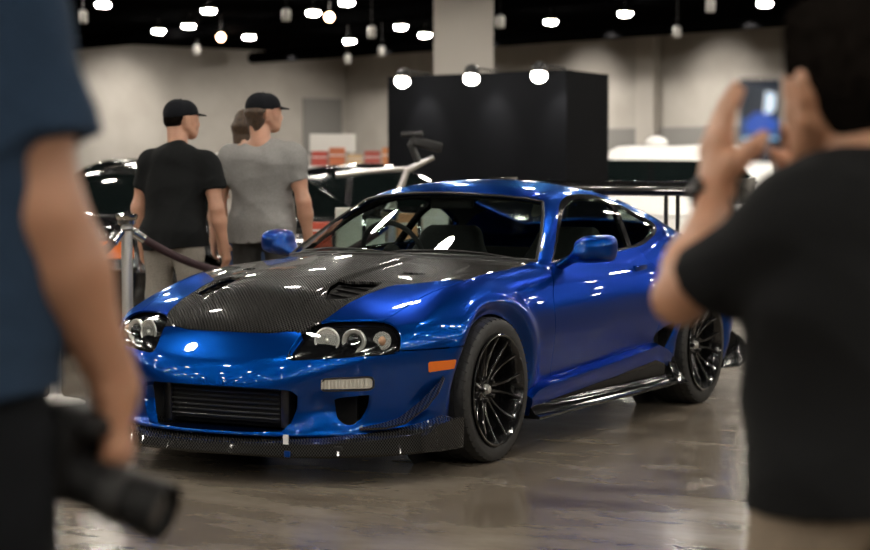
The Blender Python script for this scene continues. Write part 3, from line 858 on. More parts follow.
# floor, arches, firewall
mb = MB(); mb.box((-2.0, -.60, .155), (1.95, .60, .19)); mb.box((.95, -.62, .19), (.96, .62, .84)); mb.box((-1.2, -.64, .19), (-1.19, .64, .86))
mb.build('underbody', M['void'], car, False)
for x in (FA, RA):
    for sy in sgn:
        mb = MB(); secs = []
        for k in range(25):
            t = math.radians(-25 + 230 * k / 24); c, s_ = math.cos(t), math.sin(t)
            secs.append([(x + .40 * c, sy * .58, .32 + .365 * s_), (x + .40 * c, sy * .80, .32 + .365 * s_)])
        mb.loft(secs, False, False)
        mb.lathe([(.40, 0), (.001, .001)], (x, sy * .58, .32), (0, -sy, 0), 24)
        mb.build('wheel_well', M['void'], car)
# wheels
def wheel(loc, face):
    """built facing +y then turned"""
    w = MB()
    prof = [(.228, -.24), (.245, -.235), (.250, -.22), (.236, -.20), (.232, -.05), (.238, -.012), (.250, -.004), (.253, .004), (.249, .008), (.242, .006), (.236, -.006), (.226, -.030), (.222, -.235)]
    w.lathe(prof, (0, 0, 0), (0, 1, 0), 72, False)
    sw = 7
    for i in range(sw):
        a0 = 2 * math.pi * i / sw + .2
        for j in (-1, 1):
            secs = []
            for k in range(9):
                t = k / 8; r = .038 + (.232 - .038) * t
                a = a0 + j * (.045 / max(r, .05) * (.25 + .1 * t) + .17 * t ** 1.5)
                dpt = -.072 + .060 * t ** 1.6
                wd = .0105 - .003 * t; th = .020 - .004 * t
                er = np.array([math.sin(a), 0, math.cos(a)]); et = np.array([math.cos(a), 0, -math.sin(a)]); ey = np.array([0, 1, 0])
                c = er * r + ey * dpt
                secs.append([c - et * wd - ey * th, c - et * wd * .9 + ey * 0, c - et * wd * .45 + ey * .007, c + et * wd * .45 + ey * .007, c + et * wd * .9, c + et * wd - ey * th])
            w.loft(secs)
    w.lathe([(.072, -.10), (.070, -.076), (.060, -.066), (.034, -.062), (.030, -.070), (.001, -.071)], (0, 0, 0), (0, 1, 0), 40)
    o = w.build('wheel', M['wheel'], car)
    t = MB()
    tp = [(.235, -.235), (.262, -.252), (.300, -.256), (.318, -.247), (.3245, -.225), (.325, -.13), (.3245, -.035), (.318, -.012), (.300, -.001), (.262, -.004), (.246, -.010), (.236, -.02)]
    t.lathe(tp, (0, 0, 0), (0, 1, 0), 96, False)
    ty = t.build('tyre', M['rubber'], o)
    g = MB()
    for y in (-.055, -.10, -.15, -.20): g.torus((0, y, 0), (0, 1, 0), .3235, .0032, 96, 6)
    for k in range(48):
        a = 2 * math.pi * k / 48
        for (ya, yb, da) in ((-.05, -.004, .05), (-.145, -.105, -.04), (-.25, -.205, .05)):
            ra = .3252 if -.225 < ya < -.02 else .320; rb = .3252 if -.225 < yb < -.02 else .316
            g.tube([(ra * math.sin(a), ya, ra * math.cos(a)), (rb * math.sin(a + da), yb, rb * math.cos(a + da))], .0024, 4)
    g.build('tread_groove', M['void'], ty)
    MB().lathe([(.026, -.075), (.026, -.058), (.022, -.054), (.018, -.045), (.012, -.043), (.001, -.043)], (0, 0, 0), (0, 1, 0), 6).build('hub_nut', M['steel'], o, False)
    for k in range(5):
        a = 2 * math.pi * k / 5 + .3
        MB().lathe([(.0105, -.07), (.0105, -.048), (.008, -.044), (.001, -.044)], (.052 * math.sin(a), 0, .052 * math.cos(a)), (0, 1, 0), 12).build('lug_nut', M['gloss_black'], o)
    MB().lathe([(.17, -.165), (.17, -.140), (.07, -.138), (.07, -.12), (.001, -.12)], (0, 0, 0), (0, 1, 0), 48).build('brake_disc', M['disc'], o)
    cal = MB(); secs = []
    for k in range(9):
        a = math.radians(50 + 60 * k / 8) * (1); er = np.array([math.sin(a), 0, math.cos(a)])
        secs.append([er * .115 + (0, -.19, 0), er * .178 + (0, -.19, 0), er * .178 + (0, -.11, 0), er * .150 + (0, -.10, 0), er * .115 + (0, -.11, 0)])
    cal.loft(secs).build('brake_caliper', M['satin_black'], o)
    o.location = loc; o.rotation_euler = (0, 0, 0 if face > 0 else math.pi)
    return o
w0 = wheel((FA, .885, .325), 1)
for loc, fc in (((RA, .895, .325), 1), ((FA, -.885, .325), -1), ((RA, -.895, .325), -1)):
    w = copy_tree(w0, car); w.location = loc; w.rotation_euler = (0, random.Random(loc[0]).random() * .0, 0 if fc > 0 else math.pi)
# wipers
def on_glass(y, z, off=.012): return (float(wind_x(abs(y), z)) + off, y, z)
for pts in ([(-.62, .875), (-.50, .902), (-.32, .920), (-.10, .922), (.06, .912)], [(.02, .900), (.14, .918), (.34, .922), (.50, .906), (.62, .884)]):
    P_ = [np.array(on_glass(y, z, .016)) for y, z in pts]
    wp = MB().tube(P_, [.005, .007, .007, .006, .005], 6).build('wiper', M['satin_black'], car)
    MB().tube([p + np.array([-.004, 0, -.012]) for p in P_[1:]], .0035, 5).build('wiper_blade', M['rubber'], wp)
# cabin
def body_tube(*a): pass
din = MB()
secs = []
for y in np.linspace(-.62, .62, 15):
    h = .86 - .02 * (abs(y) / .62) ** 3 + (.045 * math.exp(-((y + .35) / .17) ** 4))
    secs.append([(.78, y, .60), (.80 - .35 * (abs(y) / .66) ** 2, y, .845), (.52 - .15 * (abs(y) / .66) ** 2, y, h), (.20, y, h - .02), (.13, y, h - .07), (.18, y, .55)])
din.loft(secs).build('dashboard', mat('dash_top', (.07, .072, .07), .7), car)
st = MB().torus((.05, -.36, .865), (-.92, 0, .38), .178, .0135, 48, 10)
st_o = st.build('steering_wheel', M['seat'], car)
mb = MB(); u, v_, a_ = frame((-.92, 0, .38)); c = np.array([.065, -.36, .86])
for t in (0, math.pi, 1.5 * math.pi): mb.tube([c, c + (math.cos(t) * u + math.sin(t) * v_) * .175], .014, 6)
mb.lathe([(.05, -.03), (.055, .02), (.03, .03), (.001, .03)], c, (-.92, 0, .38), 20); mb.tube([c, c + np.array([.25, 0, -.08])], .03, 8)
mb.build('wheel_spokes', M['seat'], st_o)
MB().box((.045, -.125, 1.105), (.075, .125, 1.165), None, .012).build('rear_view_mirror', M['satin_black'], car)
for sy in sgn:
    def seat_f(x, y, z):
        yy = np.abs(y - sy * .36)
        bx = x + .42 + (z - .4) * .34
        w_ = .25 - .07 * sst(.75, 1.0, z)
        q = np.maximum(np.abs(bx) - .065 - .05 * sst(.12, .25, yy), yy - w_)
        a = rmax(rmax(np.abs(bx) - (.055 + .055 * sst(.13, .25, yy) * sst(.95, .7, z)), yy - w_, .05), np.abs(z - .66) - .34, .06)
        b = rmax(rmax(np.abs(z - .37 - .04 * sst(.13, .26, yy) - (x + .1) * .12) - .075, yy - .26, .05), np.abs(x + .10) - .30, .06)
        return rmin(a, b, .04)
    v, n, f = polygonize(seat_f, (-.95, sy * .36 - .32, .22), (.30, sy * .36 + .32, 1.08), .025)
    mesh_obj('seat', v, f, M['seat'], car, n)
MB().box((-1.18, -.55, .50), (-.80, .55, .80), None, .06).build('rear_bench', M['seat'], car)
# number of the open sides closed: inner door cards
for sy in sgn:
    MB().box((-.95, min(sy * .66, sy * .70), .35), (.70, max(sy * .66, sy * .70), .845), None, .015).build('door_card', M['interior'], car)
# ---------------------------------------------------------------- people
class Blob:
    """soft union of tapered limbs; each group blends with its own sharpness"""
    def __init__(s): s.g = {}; s.cuts = []; s.disp = None; s.extra = []
    def cone(s, a, b, ra, rb, k=70, flat=None):
        s.g.setdefault(k, []).append((np.array(a, float), np.array(b, float), ra, rb, flat)); return s
    def chain(s, pts, rs, k=70, flat=None):
        for i in range(len(pts) - 1): s.cone(pts[i], pts[i + 1], rs[i], rs[i + 1], k, flat)
        return s
    def ball(s, c, r, k=70, flat=None): return s.cone(c, np.array(c) + (0, 0, 1e-4), r, r, k, flat)
    @staticmethod
    def d1(p, x, y, z):
        a, b, ra, rb, fl = p
        ab = b - a; L = max(ab @ ab, 1e-12)
        X, Y, Z = x - a[0], y - a[1], z - a[2]
        t = np.clip((X * ab[0] + Y * ab[1] + Z * ab[2]) / L, 0, 1)
        X = X - t * ab[0]; Y = Y - t * ab[1]; Z = Z - t * ab[2]
        r = ra + (rb - ra) * t
        if fl is None: return np.sqrt(X * X + Y * Y + Z * Z) - r
        n, sc = fl; q = (X * n[0] + Y * n[1] + Z * n[2]) * (sc - 1)
        X = X + n[0] * q; Y = Y + n[1] * q; Z = Z + n[2] * q
        l = np.sqrt(X * X + Y * Y + Z * Z)
        return (l - r) * (.5 + .5 / max(sc, 1))
    def bounds(s, pad=.03):
        P = [q for b in [s] + s.extra for L in b.g.values() for q in L]
        lo = np.min([np.minimum(p[0], p[1]) - max(p[2], p[3]) for p in P], 0) - pad
        hi = np.max([np.maximum(p[0], p[1]) + max(p[2], p[3]) for p in P], 0) + pad
        return lo, hi
    def finish(s, d, x, y, z):
        for e in s.extra: d = rmin(d, e(x, y, z), .035)
        if s.disp is not None: d = d + s.disp(x, y, z)
        for c in s.cuts: d = np.maximum(d, c(x, y, z))
        return d
    def __call__(s, x, y, z):
        tot = np.zeros(np.broadcast(x, y, z).shape)
        for k, L in s.g.items():
            acc = np.zeros(tot.shape)
            for p in L: acc += np.exp(np.clip(-k * s.d1(p, x, y, z), -50, 40))
            d = -np.log(np.maximum(acc, 1e-21)) / k
            tot += np.exp(np.clip(-130 * d, -60, 60))
        return s.finish(-np.log(np.maximum(tot, 1e-26)) / 130, x, y, z)
    def mesh(s, h):
        lo, hi = s.bounds(.02 + h)
        n = np.ceil((hi - lo) / h).astype(int) + 1
        ax = [lo[i] + h * np.arange(n[i]) for i in range(3)]
        tot = np.zeros(n)
        for k, L in s.g.items():
            acc = np.zeros(n); m = min(.10, 7.0 / k + h * 1.5)
            for p in L:
                l = np.minimum(p[0], p[1]) - max(p[2], p[3]) - m; u = np.maximum(p[0], p[1]) + max(p[2], p[3]) + m
                i0 = np.clip(np.floor((l - lo) / h).astype(int), 0, n); i1 = np.clip(np.ceil((u - lo) / h).astype(int) + 1, 0, n)
                x = ax[0][i0[0]:i1[0], None, None]; y = ax[1][None, i0[1]:i1[1], None]; z = ax[2][None, None, i0[2]:i1[2]]
                acc[i0[0]:i1[0], i0[1]:i1[1], i0[2]:i1[2]] += np.exp(np.clip(-k * s.d1(p, x, y, z), -50, 40))
            d = -np.log(np.maximum(acc, 1e-21)) / k
            tot += np.exp(np.clip(-130 * d, -60, 60))
        G = s.finish(-np.log(np.maximum(tot, 1e-26)) / 130, ax[0][:, None, None], ax[1][None, :, None], ax[2][None, None, :])
        return polygonize(s, lo, lo + h * (n - 1), h, 1, G)

SK = {}
def skin(name, c):
    if name not in SK:
        m = noisy(mat(name, c, .48), 9, tuple(q * .86 for q in c), tuple(min(1, q * 1.1) for q in c), 3)
        b = m.node_tree.nodes['Principled BSDF']; b.inputs['Subsurface Weight'].default_value = .12; b.inputs['Subsurface Radius'].default_value = (.012, .004, .002)
        SK[name] = m
    return SK[name]

def folds(seed, amp, axis_z=14.0, clear=None):
    r = np.random.RandomState(seed)
    W = [(r.uniform(-16, 16), r.uniform(-16, 16), r.uniform(.5, 1.5) * axis_z * (1 if i % 2 else -1), r.uniform(0, 6)) for i in range(7)]
    def d(x, y, z):
        s = 0
        for a, b, c, p in W: s = s + (1 - 2 * np.abs(np.sin(.5 * (a * x + b * y + c * z + p + 1.5 * np.sin(7 * x + 5 * z + p)))))
        return -amp * s / 7 * 2.2
    return d

def hand(B, wrist, dirv, palm, thumb, curl, s=1.0, spread=.12, tcurl=.5, topp=.6):
    """palm and five fingers; dirv along the fingers, palm = direction the palm faces, thumb = side of the thumb"""
    d = unit(dirv); n = unit(np.array(palm) - d * (d @ np.array(palm))); t = np.cross(d, n)
    if t @ np.array(thumb) < 0: t = -t
    w = np.array(wrist, float); K = 330
    # palm as four metacarpals
    base = []
    for i, (off, ln) in enumerate(((.028, .088), (.009, .090), (-.010, .085), (-.028, .078))):
        a = w + d * .012 * s + t * off * .62 * s; b = w + d * ln * s + t * off * s
        B.cone(a, b, .0155 * s, .0118 * s, 150); base.append(b)
    B.cone(w - d * .02 * s, w + d * .03 * s, .026 * s, .022 * s, 90, (n, 1.35))
    for i, (b, L) in enumerate(zip(base, (.074, .082, .077, .060))):
        c = curl[i] if hasattr(curl, '__len__') else curl
        off = (.028, .009, -.010, -.028)[i]
        dd = unit(d + t * off / .028 * spread)
        p = b; ang = 0
        for j, (fr, r0, r1) in enumerate(((.45, .0098, .0090), (.31, .0090, .0082), (.24, .0082, .0070))):
            ang += c * (.75, 1.0, .8)[j]
            q = p + (dd * math.cos(ang) + n * math.sin(ang)) * L * fr * s
            B.cone(p, q, r0 * s, r1 * s, K); p = q
    a = w + d * .020 * s + t * .020 * s
    td = unit(d * .75 + t * .75 + n * .25)
    p1 = a + td * .042 * s; d2 = unit(d * .9 + t * (.45 - .5 * tcurl) + n * (topp + .2))
    p2 = p1 + d2 * .034 * s; d3 = unit(d * .9 + t * (.25 - .9 * tcurl) + n * topp)
    p3 = p2 + d3 * .027 * s
    B.cone(a, p1, .0165 * s, .0135 * s, 160); B.cone(p1, p2, .0118 * s, .0105 * s, 250); B.cone(p2, p3, .0105 * s, .0085 * s, K)

def head(B, c, f, r, u, s=1.0):
    """skull, jaw, neck-side, nose, brow, lips and ears; c = centre between the ears"""
    P = lambda x, y, z: np.array(c) + (np.array(r) * x + np.array(f) * y + np.array(u) * z) * s
    B.cone(P(0, -.022, .035), P(0, .030, .038), .078 * s, .072 * s, 90)
    B.cone(P(0, .045, .02), P(0, .062, -.055), .062 * s, .046 * s, 90)
    B.cone(P(0, .050, -.05), P(0, .076, -.082), .046 * s, .026 * s, 90)
    for q in (-1, 1):
        B.cone(P(q * .048, .01, -.03), P(q * .030, .066, -.078), .026 * s, .022 * s, 90)
        B.cone(P(q * .038, .088, .012), P(q * .020, .097, .018), .012 * s, .013 * s, 140)       # brow
        B.cone(P(q * .040, .070, -.020), P(q * .048, .055, -.012), .020 * s, .018 * s, 140)     # cheekbone
        B.cone(P(q * .077, -.002, .018), P(q * .073, .004, -.026), .016 * s, .010 * s, 220, (np.array(r), 2.2))   # ear
        B.cone(P(q * .083, -.010, .022), P(q * .080, -.010, -.004), .009 * s, .008 * s, 220)
    B.chain([P(0, .098, .012), P(0, .116, -.018), P(0, .112, -.026)], [.009 * s, .013 * s, .011 * s], 160)
    B.cone(P(-.014, .101, -.048), P(.014, .101, -.048), .008 * s, .008 * s, 220)
    B.cone(P(-.012, .098, -.058), P(.012, .098, -.058), .009 * s, .009 * s, 220)

def figure(label, dist, side, turn, H, sk, shirt, trousers, hair, arms, opts):
    """one standing person; arms = {'L': (elbow, wrist, hand...), 'R': ...} in (dist, side, z)"""
    base = floor_frame(dist, side)
    rz = YAW - math.pi / 2 + turn
    root = tag(empty('person', base, rz), label, 'person', opts.get('group'))
    Mi = np.array(Matrix.Rotation(-rz, 3, 'Z'))
    loc = lambda q: Mi @ (floor_frame(*q) - base)
    vec = lambda q: Mi @ (G_ * q[0] + R_ * q[1] + np.array([0, 0, q[2]]))
    s = H / 1.80; wide = opts.get('wide', 1.0); lean = opts.get('lean', 0.0)
    Z = lambda x, y, z: np.array([x * s * wide, y * s, z * s])
    X, Y = np.array([1., 0, 0]), np.array([0, 1., 0])
    sh = {k: (loc(arms[k]['shoulder']) if 'shoulder' in arms[k] else Z(q * .184, -.01 + lean, 1.405)) for k, q in (('L', -1), ('R', 1))}
    hc = loc(opts['head']) if 'head' in opts else Z(0, .03 + lean, 1.665)
    ht = opts.get('head_turn', 0.0); hp = opts.get('head_pitch', 0.0)
    f = np.array([-math.sin(ht) * math.cos(hp), math.cos(ht) * math.cos(hp), math.sin(hp)]); r = unit(np.cross(f, (0, 0, 1))); u = np.cross(r, f)
    hs = opts.get('head_scale', s * 1.0)
    am = opts.get('arm', 1.0)
    B = Blob()
    head(B, hc, f, r, u, hs)
    nb = Z(0, -.02 + lean, 1.47)
    B.cone(nb, hc - u * .045 * hs - f * .015 * hs, .060 * s, .054 * s, 80)
    B.cone(nb + (0, 0, -.01), hc - u * .02 * hs - f * .05 * hs, .050 * s, .045 * s, 80)
    # trunk
    T = [(Z(0, .0, .94), .115 * s), (Z(0, .01 + lean * .3, 1.08), .105 * s), (Z(0, .01 + lean * .7, 1.25), .118 * s), (Z(0, -.005 + lean, 1.38), .115 * s)]
    for (a, ra), (b, rb) in zip(T, T[1:]):
        for q in (-1, 1): B.cone(a + X * q * .05 * s * wide, b + X * q * .058 * s * wide, ra * .92, rb * .92, 45)
    for q, k in ((-1, 'L'), (1, 'R')):
        B.cone(nb + (0, 0, -.01), sh[k] + (0, 0, .005), .052 * s, .056 * s, 50)
        B.cone(Z(q * .07, -.01 + lean, 1.36), sh[k] - (0, 0, .03), .09 * s, .058 * s, 50)
        hip, kn, an = Z(q * .09, 0, .93), Z(q * .105, .025, .51), Z(q * .115, -.02, .10)
        B.chain([hip, kn, an + (0, 0, -.02)], [.088 * s, .056 * s, .038 * s], 60)
        B.cone(kn + (0, -.02 * s, -.06 * s), an + (0, 0, .12 * s), .054 * s, .044 * s, 60)
        A = arms[k]; el, wr = loc(A['elbow']) if 'elbow' in A else sh[k] + Z(q * .07, -.02, -.29), None
        wr = loc(A['wrist']) if 'wrist' in A else el + Z(q * .01, .08, -.245)
        B.chain([sh[k], sh[k] * .45 + el * .55, el], [.055 * s, .047 * s * am, .040 * s * am], 70)
        m = el * .68 + wr * .32
        B.chain([el, m, wr], [.040 * s * am, .043 * s * am, .028 * s * (.5 + .5 * am)], 70)
        d = vec(A['dir']) if 'dir' in A else unit(wr - el)
        hand(B, wr, d, vec(A['palm']) if 'palm' in A else -X * q, vec(A['thumb']) if 'thumb' in A else Y, A.get('curl', .35), A.get('scale', s * 1.02), A.get('spread', .10), A.get('tcurl', .5), A.get('topp', .6))
        arms[k]['_'] = (sh[k], el, wr)
    h = opts.get('h', .008)
    V, N, Q = B.mesh(h)
    mesh_obj('body', V, Q, skin(sk[0], sk[1]), root, N)
    # shirt
    C = Blob(); e = opts.get('loose', .020)
    zh = opts.get('hem', .84) * s
    TT = [(Z(0, -.005, .80), .146 * s), (Z(0, .0, .94), .134 * s), (Z(0, .01 + lean * .3, 1.08), .112 * s), (Z(0, .01 + lean * .7, 1.25), .120 * s), (Z(0, -.005 + lean, 1.385), .114 * s)]
    for (a, ra), (b, rb) in zip(TT, TT[1:]):
        for q in (-1, 1): C.cone(a + X * q * .055 * s * wide, b + X * q * .060 * s * wide, ra * .92 + e, rb * .92 + e, 45)
    C.cone(nb + (0, 0, -.025), nb + (0, 0, .012), .066 * s + e * .4, .060 * s + e * .3, 60)
    slc = []
    for q, k in ((-1, 'L'), (1, 'R')):
        S0, el, wr = arms[k]['_']
        C.cone(nb + (0, 0, -.03), S0 + (0, 0, .004), .054 * s + e * .5, .058 * s + e * .6, 50)
        C.cone(Z(q * .07, -.01 + lean, 1.36), S0 - (0, 0, .03), .09 * s + e, .058 * s + e, 50)
        sl = opts.get('sleeve', .62); end = S0 + (el - S0) * sl; ax = unit(el - S0)
        E = Blob(); E.cone(S0, end + ax * .05, .058 * s + e * .8, .054 * s + e * 1.2, 60)
        E.cuts.append(lambda x, y, z, end=end, ax=ax: (x - end[0]) * ax[0] + (y - end[1]) * ax[1] + (z - end[2]) * ax[2])
        C.extra.append(E)
    fd = folds(opts.get('seed', 1), opts.get('fold', .016))
    C.disp = fd
    C.cuts.append(lambda x, y, z: zh + .012 * np.sin(9 * x + 4 * y) - z)
    V, N, Q = C.mesh(h * 1.15)
    mesh_obj('shirt', V, Q, shirt[1], root, N).name = shirt[0]
    # trousers
    L = Blob()
    for q in (-1, 1):
        hip, kn, an = Z(q * .09, 0, .93), Z(q * .108, .025, .51), Z(q * .118, -.015, .075)
        L.chain([hip, kn, an], [.108 * s, .080 * s, .074 * s], 60)
    for (a, ra), (b, rb) in zip(T[:1], T[1:2]):
        for q in (-1, 1): L.cone(a + X * q * .05 * s * wide, (a * .35 + b * .65) + X * q * .055 * s * wide, ra * .92 + .016, rb * .92 + .016, 45)
    zt = opts.get('waist', 1.00) * s; L.disp = folds(opts.get('seed', 1) + 9, .005, 22)
    L.cuts.append(lambda x, y, z: z - zt); L.cuts.append(lambda x, y, z: .055 * s - z)
    V, N, Q = L.mesh(h * 1.5); mesh_obj('trousers', V, Q, trousers, root, N)
    for q in (-1, 1):
        Sx = Blob(); a = Z(q * .118, -.04, .055); b = Z(q * .135, .15, .040)
        Sx.chain([a, (a + b) / 2, b], [.050 * s, .047 * s, .040 * s], 60)
        Sx.cuts.append(lambda x, y, z: .001 - z)
        V, N, Q = Sx.mesh(.012); mesh_obj('shoe', V, Q, opts.get('shoe', M['satin_black']), root, N)
    # hair
    HB = Blob(); Pq = lambda x, y, z: hc + (r * x + f * y + u * z) * hs
    hl_ = opts.get('hair_len', 0)
    HB.cone(Pq(0, -.026, .040), Pq(0, .026, .048), .087 * hs, .080 * hs, 80)
    HB.cone(Pq(0, -.045, .00), Pq(0, -.035, -.045), .066 * hs, .045 * hs, 80)
    if opts.get('quiff'): HB.cone(Pq(-.03, .050, .100), Pq(.03, .045, .104), .040 * hs, .040 * hs, 80); HB.cone(Pq(0, .0, .10), Pq(0, -.03, .085), .058 * hs, .058 * hs, 80)
    if hl_ > 0:
        for q in (-1, 0, 1): HB.cone(Pq(q * .05, -.05, .0), Pq(q * .045, -.055, -.08 - hl_), .050 * hs, .030 * hs, 80)
    HB.disp = folds(opts.get('seed', 1) + 3, .004, 60)
    def facecut(x, y, z):
        dx, dy, dz = x - hc[0], y - hc[1], z - hc[2]
        F = (dx * f[0] + dy * f[1] + dz * f[2]) / hs; U = (dx * u[0] + dy * u[1] + dz * u[2]) / hs; S_ = np.abs(dx * r[0] + dy * r[1] + dz * r[2]) / hs
        front = F - (.064 + .5 * (U - .055))           # hairline rising over the brow
        side_ = np.where(U < -.012, F + .012, np.where(U < .03, F - .030, -1))
        return np.maximum(np.minimum(front, np.where(U < .085, 1, -1)), side_) * hs if not hl_ else np.maximum(np.minimum(front, np.where(U < .085, 1, -1)), np.where(U < .03, F + .0, -1)) * hs
    HB.cuts.append(facecut)
    for q in (-1, 1):
        ec = Pq(q * .090, -.002, -.006)
        HB.cuts.append(lambda x, y, z, ec=ec: .031 * hs - np.sqrt((x - ec[0]) ** 2 + (y - ec[1]) ** 2 + (z - ec[2]) ** 2) if hl_ < .1 else np.full(np.broadcast(x, y, z).shape, -1.0))
    V, N, Q = HB.mesh(max(h * .9, .006)); mesh_obj('hair', V, Q, hair, root, N)
    # eyes
    for q in (-1, 1):
        MB().sphere(hc + (r * q * .031 + f * .082 + u * .000) * hs, .0125 * hs, 12, 8).build('eye', M['eye'], root)
    if 'cap' in opts:
        K = Blob()
        K.cone(Pq(0, -.024, .050), Pq(0, .026, .052), .094 * hs, .088 * hs, 80)
        K.cuts.append(lambda x, y, z: -(((x - hc[0]) * u[0] + (y - hc[1]) * u[1] + (z - hc[2]) * u[2]) / hs - .036 - .12 * ((x - hc[0]) * f[0] + (y - hc[1]) * f[1]) / hs) * hs)
        V, N, Q = K.mesh(.008); ko = mesh_obj('cap', V, Q, opts['cap'], root, N)
        secs = []
        for i in range(9):
            a = math.radians(-62 + 124 * i / 8); cx, cy = math.sin(a) * .080, math.cos(a) * .080
            i0 = Pq(cx, .030 + cy * .85, .052); o0 = Pq(cx * 1.02, .030 + cy * .85 + .078 * math.cos(a * .95), .046 - .010 * math.cos(a))
            secs.append([i0, o0, o0 + u * .005, i0 + u * .006])
        MB().loft(secs).build('cap_brim', opts['cap'], ko)
        MB().sphere(Pq(0, 0, .142), .008, 10, 6, (1, 1, .6)).build('cap_button', opts['cap'], ko)
    return root, loc, (sh, hc)

def cloth(name, c, sc=300, rough=.9):
    return noisy(mat(name, c, rough, spec=.2), sc, tuple(q * .7 for q in c), tuple(q * 1.25 for q in c), 3, .12)
M['eye'] = mat('eye', (.6, .58, .55), .15)
M['hair_dark'] = noisy(mat('dark_hair', (.008, .006, .005), .9, spec=0), 160, (.003, .0025, .002), (.010, .008, .007), 3, .4, (1, 1, .15))
M['hair_brown'] = noisy(mat('brown_hair', (.05, .028, .015), .5), 160, (.025, .014, .008), (.08, .045, .024), 3, .4, (1, 1, .15))
M['tee_black'] = cloth('black_tee', (.0065, .0068, .0075)); M['tee_black2'] = cloth('charcoal_tee', (.007, .0078, .0085)); M['tee_grey'] = cloth('grey_tee', (.27, .265, .26))
M['navy'] = cloth('navy_shirt', (.018, .036, .068)); M['white_cloth'] = cloth('white_top', (.62, .60, .57))
M['khaki'] = cloth('khaki_trousers', (.25, .20, .15)); M['stone'] = cloth('stone_trousers', (.28, .255, .225)); M['charcoal'] = cloth('charcoal_trousers', (.045, .044, .042)); M['trouser_black'] = cloth('black_trousers', (.005, .006, .008))
M['cap'] = cloth('black_cap', (.006, .007, .010)); M['denim'] = cloth('denim', (.05, .08, .16))

# the photographer on the left, back to us, camera in the right hand
pl, l_loc, _ = figure('man in a navy short-sleeved shirt and black trousers holding a camera low in his hand', 2.62, -.705, 0.0, 1.86,
    ('skin_tan', (.40, .20, .12)), ('shirt', M['navy']), M['trouser_black'], M['hair_dark'],
    {'R': dict(shoulder=(2.60, -.568, 1.55), elbow=(2.60, -.516, 1.262), wrist=(2.68, -.436, 1.028), dir=(.10, .03, -1), palm=(.0, -1, -.12), thumb=(1, -.1, 0), curl=(.55, .72, .78, .80), spread=.06, tcurl=.7, topp=.8, scale=1.12), 'L': {}},
    dict(h=.0068, arm=1.2, sleeve=.67, seed=4, hem=.985, fold=.013, wide=1.0, loose=.030, waist=1.04, head_turn=-.2))
# the man on the right, filming with a phone
pr, r_loc, _ = figure('man in a black t-shirt and khaki trousers raising a phone to film the blue car', 3.10, .672, .32, 1.60,
    ('skin_warm', (.46, .235, .14)), ('shirt', M['tee_black']), M['khaki'], M['hair_dark'],
    {'L': dict(shoulder=(3.06, .548, 1.240), elbow=(3.17, .392, 1.112), wrist=(3.36, .474, 1.268), dir=(.10, .05, 1), palm=(.25, .95, 0), thumb=(-.9, .35, .2), curl=(.20, .18, .2, .25), spread=.03, tcurl=.40, topp=.75, scale=1.16),
     'R': dict(shoulder=(3.20, .85, 1.240), elbow=(3.38, .82, 1.08), wrist=(3.45, .650, 1.270), dir=(.05, -.25, 1), palm=(.1, -.95, .0), thumb=(-.8, -.35, .2), curl=(.5, .5, .5, .55), scale=.98)},
    dict(h=.0068, sleeve=.80, seed=11, hem=.90, fold=.013, wide=1.24, loose=.021, waist=.99, head=(3.13, .655, 1.432), head_turn=.05, head_pitch=-.05, head_scale=1.13, quiff=True))
# watch
S0, el, wr = None, None, None
A0, A1 = floor_frame(3.17, .392, 1.112), floor_frame(3.36, .474, 1.268)
ax = unit(A1 - A0); wc = A1 - ax * .006
wt = empty('wristwatch', wc); tag(wt, 'black wristwatch on the wrist of the man filming with a phone', 'watch')
wb = MB(); u_, v_, a_ = frame(ax)
wb.loft([[wc + ax * q + (math.cos(2 * math.pi * k / 32) * u_ + math.sin(2 * math.pi * k / 32) * v_) * rr - wc for k in range(32)] for q, rr in ((-.013, .033), (-.013, .0375), (.013, .0365), (.013, .032))], False)
wb.build('strap', M['satin_black'], wt)
wd = unit(-G_ * .6 - R_ * .8); wd = unit(wd - ax * (ax @ wd)); MB().lathe([(.001, -.004), (.0185, -.004), (.0195, .004), (.017, .009), (.001, .009)], wd * .036, wd, 28).build('dial', M['rubber'], wt)
MB().torus(wd * .045, wd, .0175, .0022, 32, 8).build('bezel', M['satin_black'], wt)
# phone in his hands
ph_c = floor_frame(3.42, .560, 1.402)
fx = unit(R_ - G_ * .10); fz = unit(np.array([0, 0, 1.0]) + G_ * .18 + R_ * .02); fy = unit(np.cross(fz, fx)); fx = np.cross(fy, fz)
PM = Matrix(((fx[0], fy[0], fz[0], 0), (fx[1], fy[1], fz[1], 0), (fx[2], fy[2], fz[2], 0), (0, 0, 0, 1)))
pho = empty('smartphone', ph_c); tag(pho, 'black smartphone held up with a picture of the blue car on its screen', 'phone')
MB().box((-.036, -.004, -.074), (.036, .004, .074), PM, .0038).build('phone_case', M['gloss_black'], pho)
tow = -1 if (fy @ G_) > 0 else 1
def screen_mat():
    m = mat('phone_screen', (.01, .01, .01), .1, 0, .5); nt, b, Nn, L = nodes_of(m)
    return m
MB().box((-.033, tow * .0042 - .0003, -.070), (.033, tow * .0042 + .0003, .070), PM).build('screen', mat('phone_screen', (.01, .012, .016), .1, emit=(.02, .03, .05), estr=.6), pho, False)
y0, y1 = tow * .0046, tow * .0050
def scr(name, pts, m): 
    mb = MB(); mb.loft([[Vector(PM @ Vector((x, y, z))) for x, z in pts] for y in sorted((y0, y1))]); return mb.build(name, m, pho, False)
E_ = lambda n, c, s: mat(n, c, .3, emit=c, estr=s)
scr('screen_hall', [(-.033, .004), (.033, .004), (.033, .062), (-.033, .062)], E_('screen_hall', (.02, .03, .045), .5))
y0, y1 = tow * .0051, tow * .0054
scr('screen_floor', [(-.033, -.030), (.033, -.030), (.033, .004), (-.033, .004)], E_('screen_floor', (.03, .07, .16), .8))
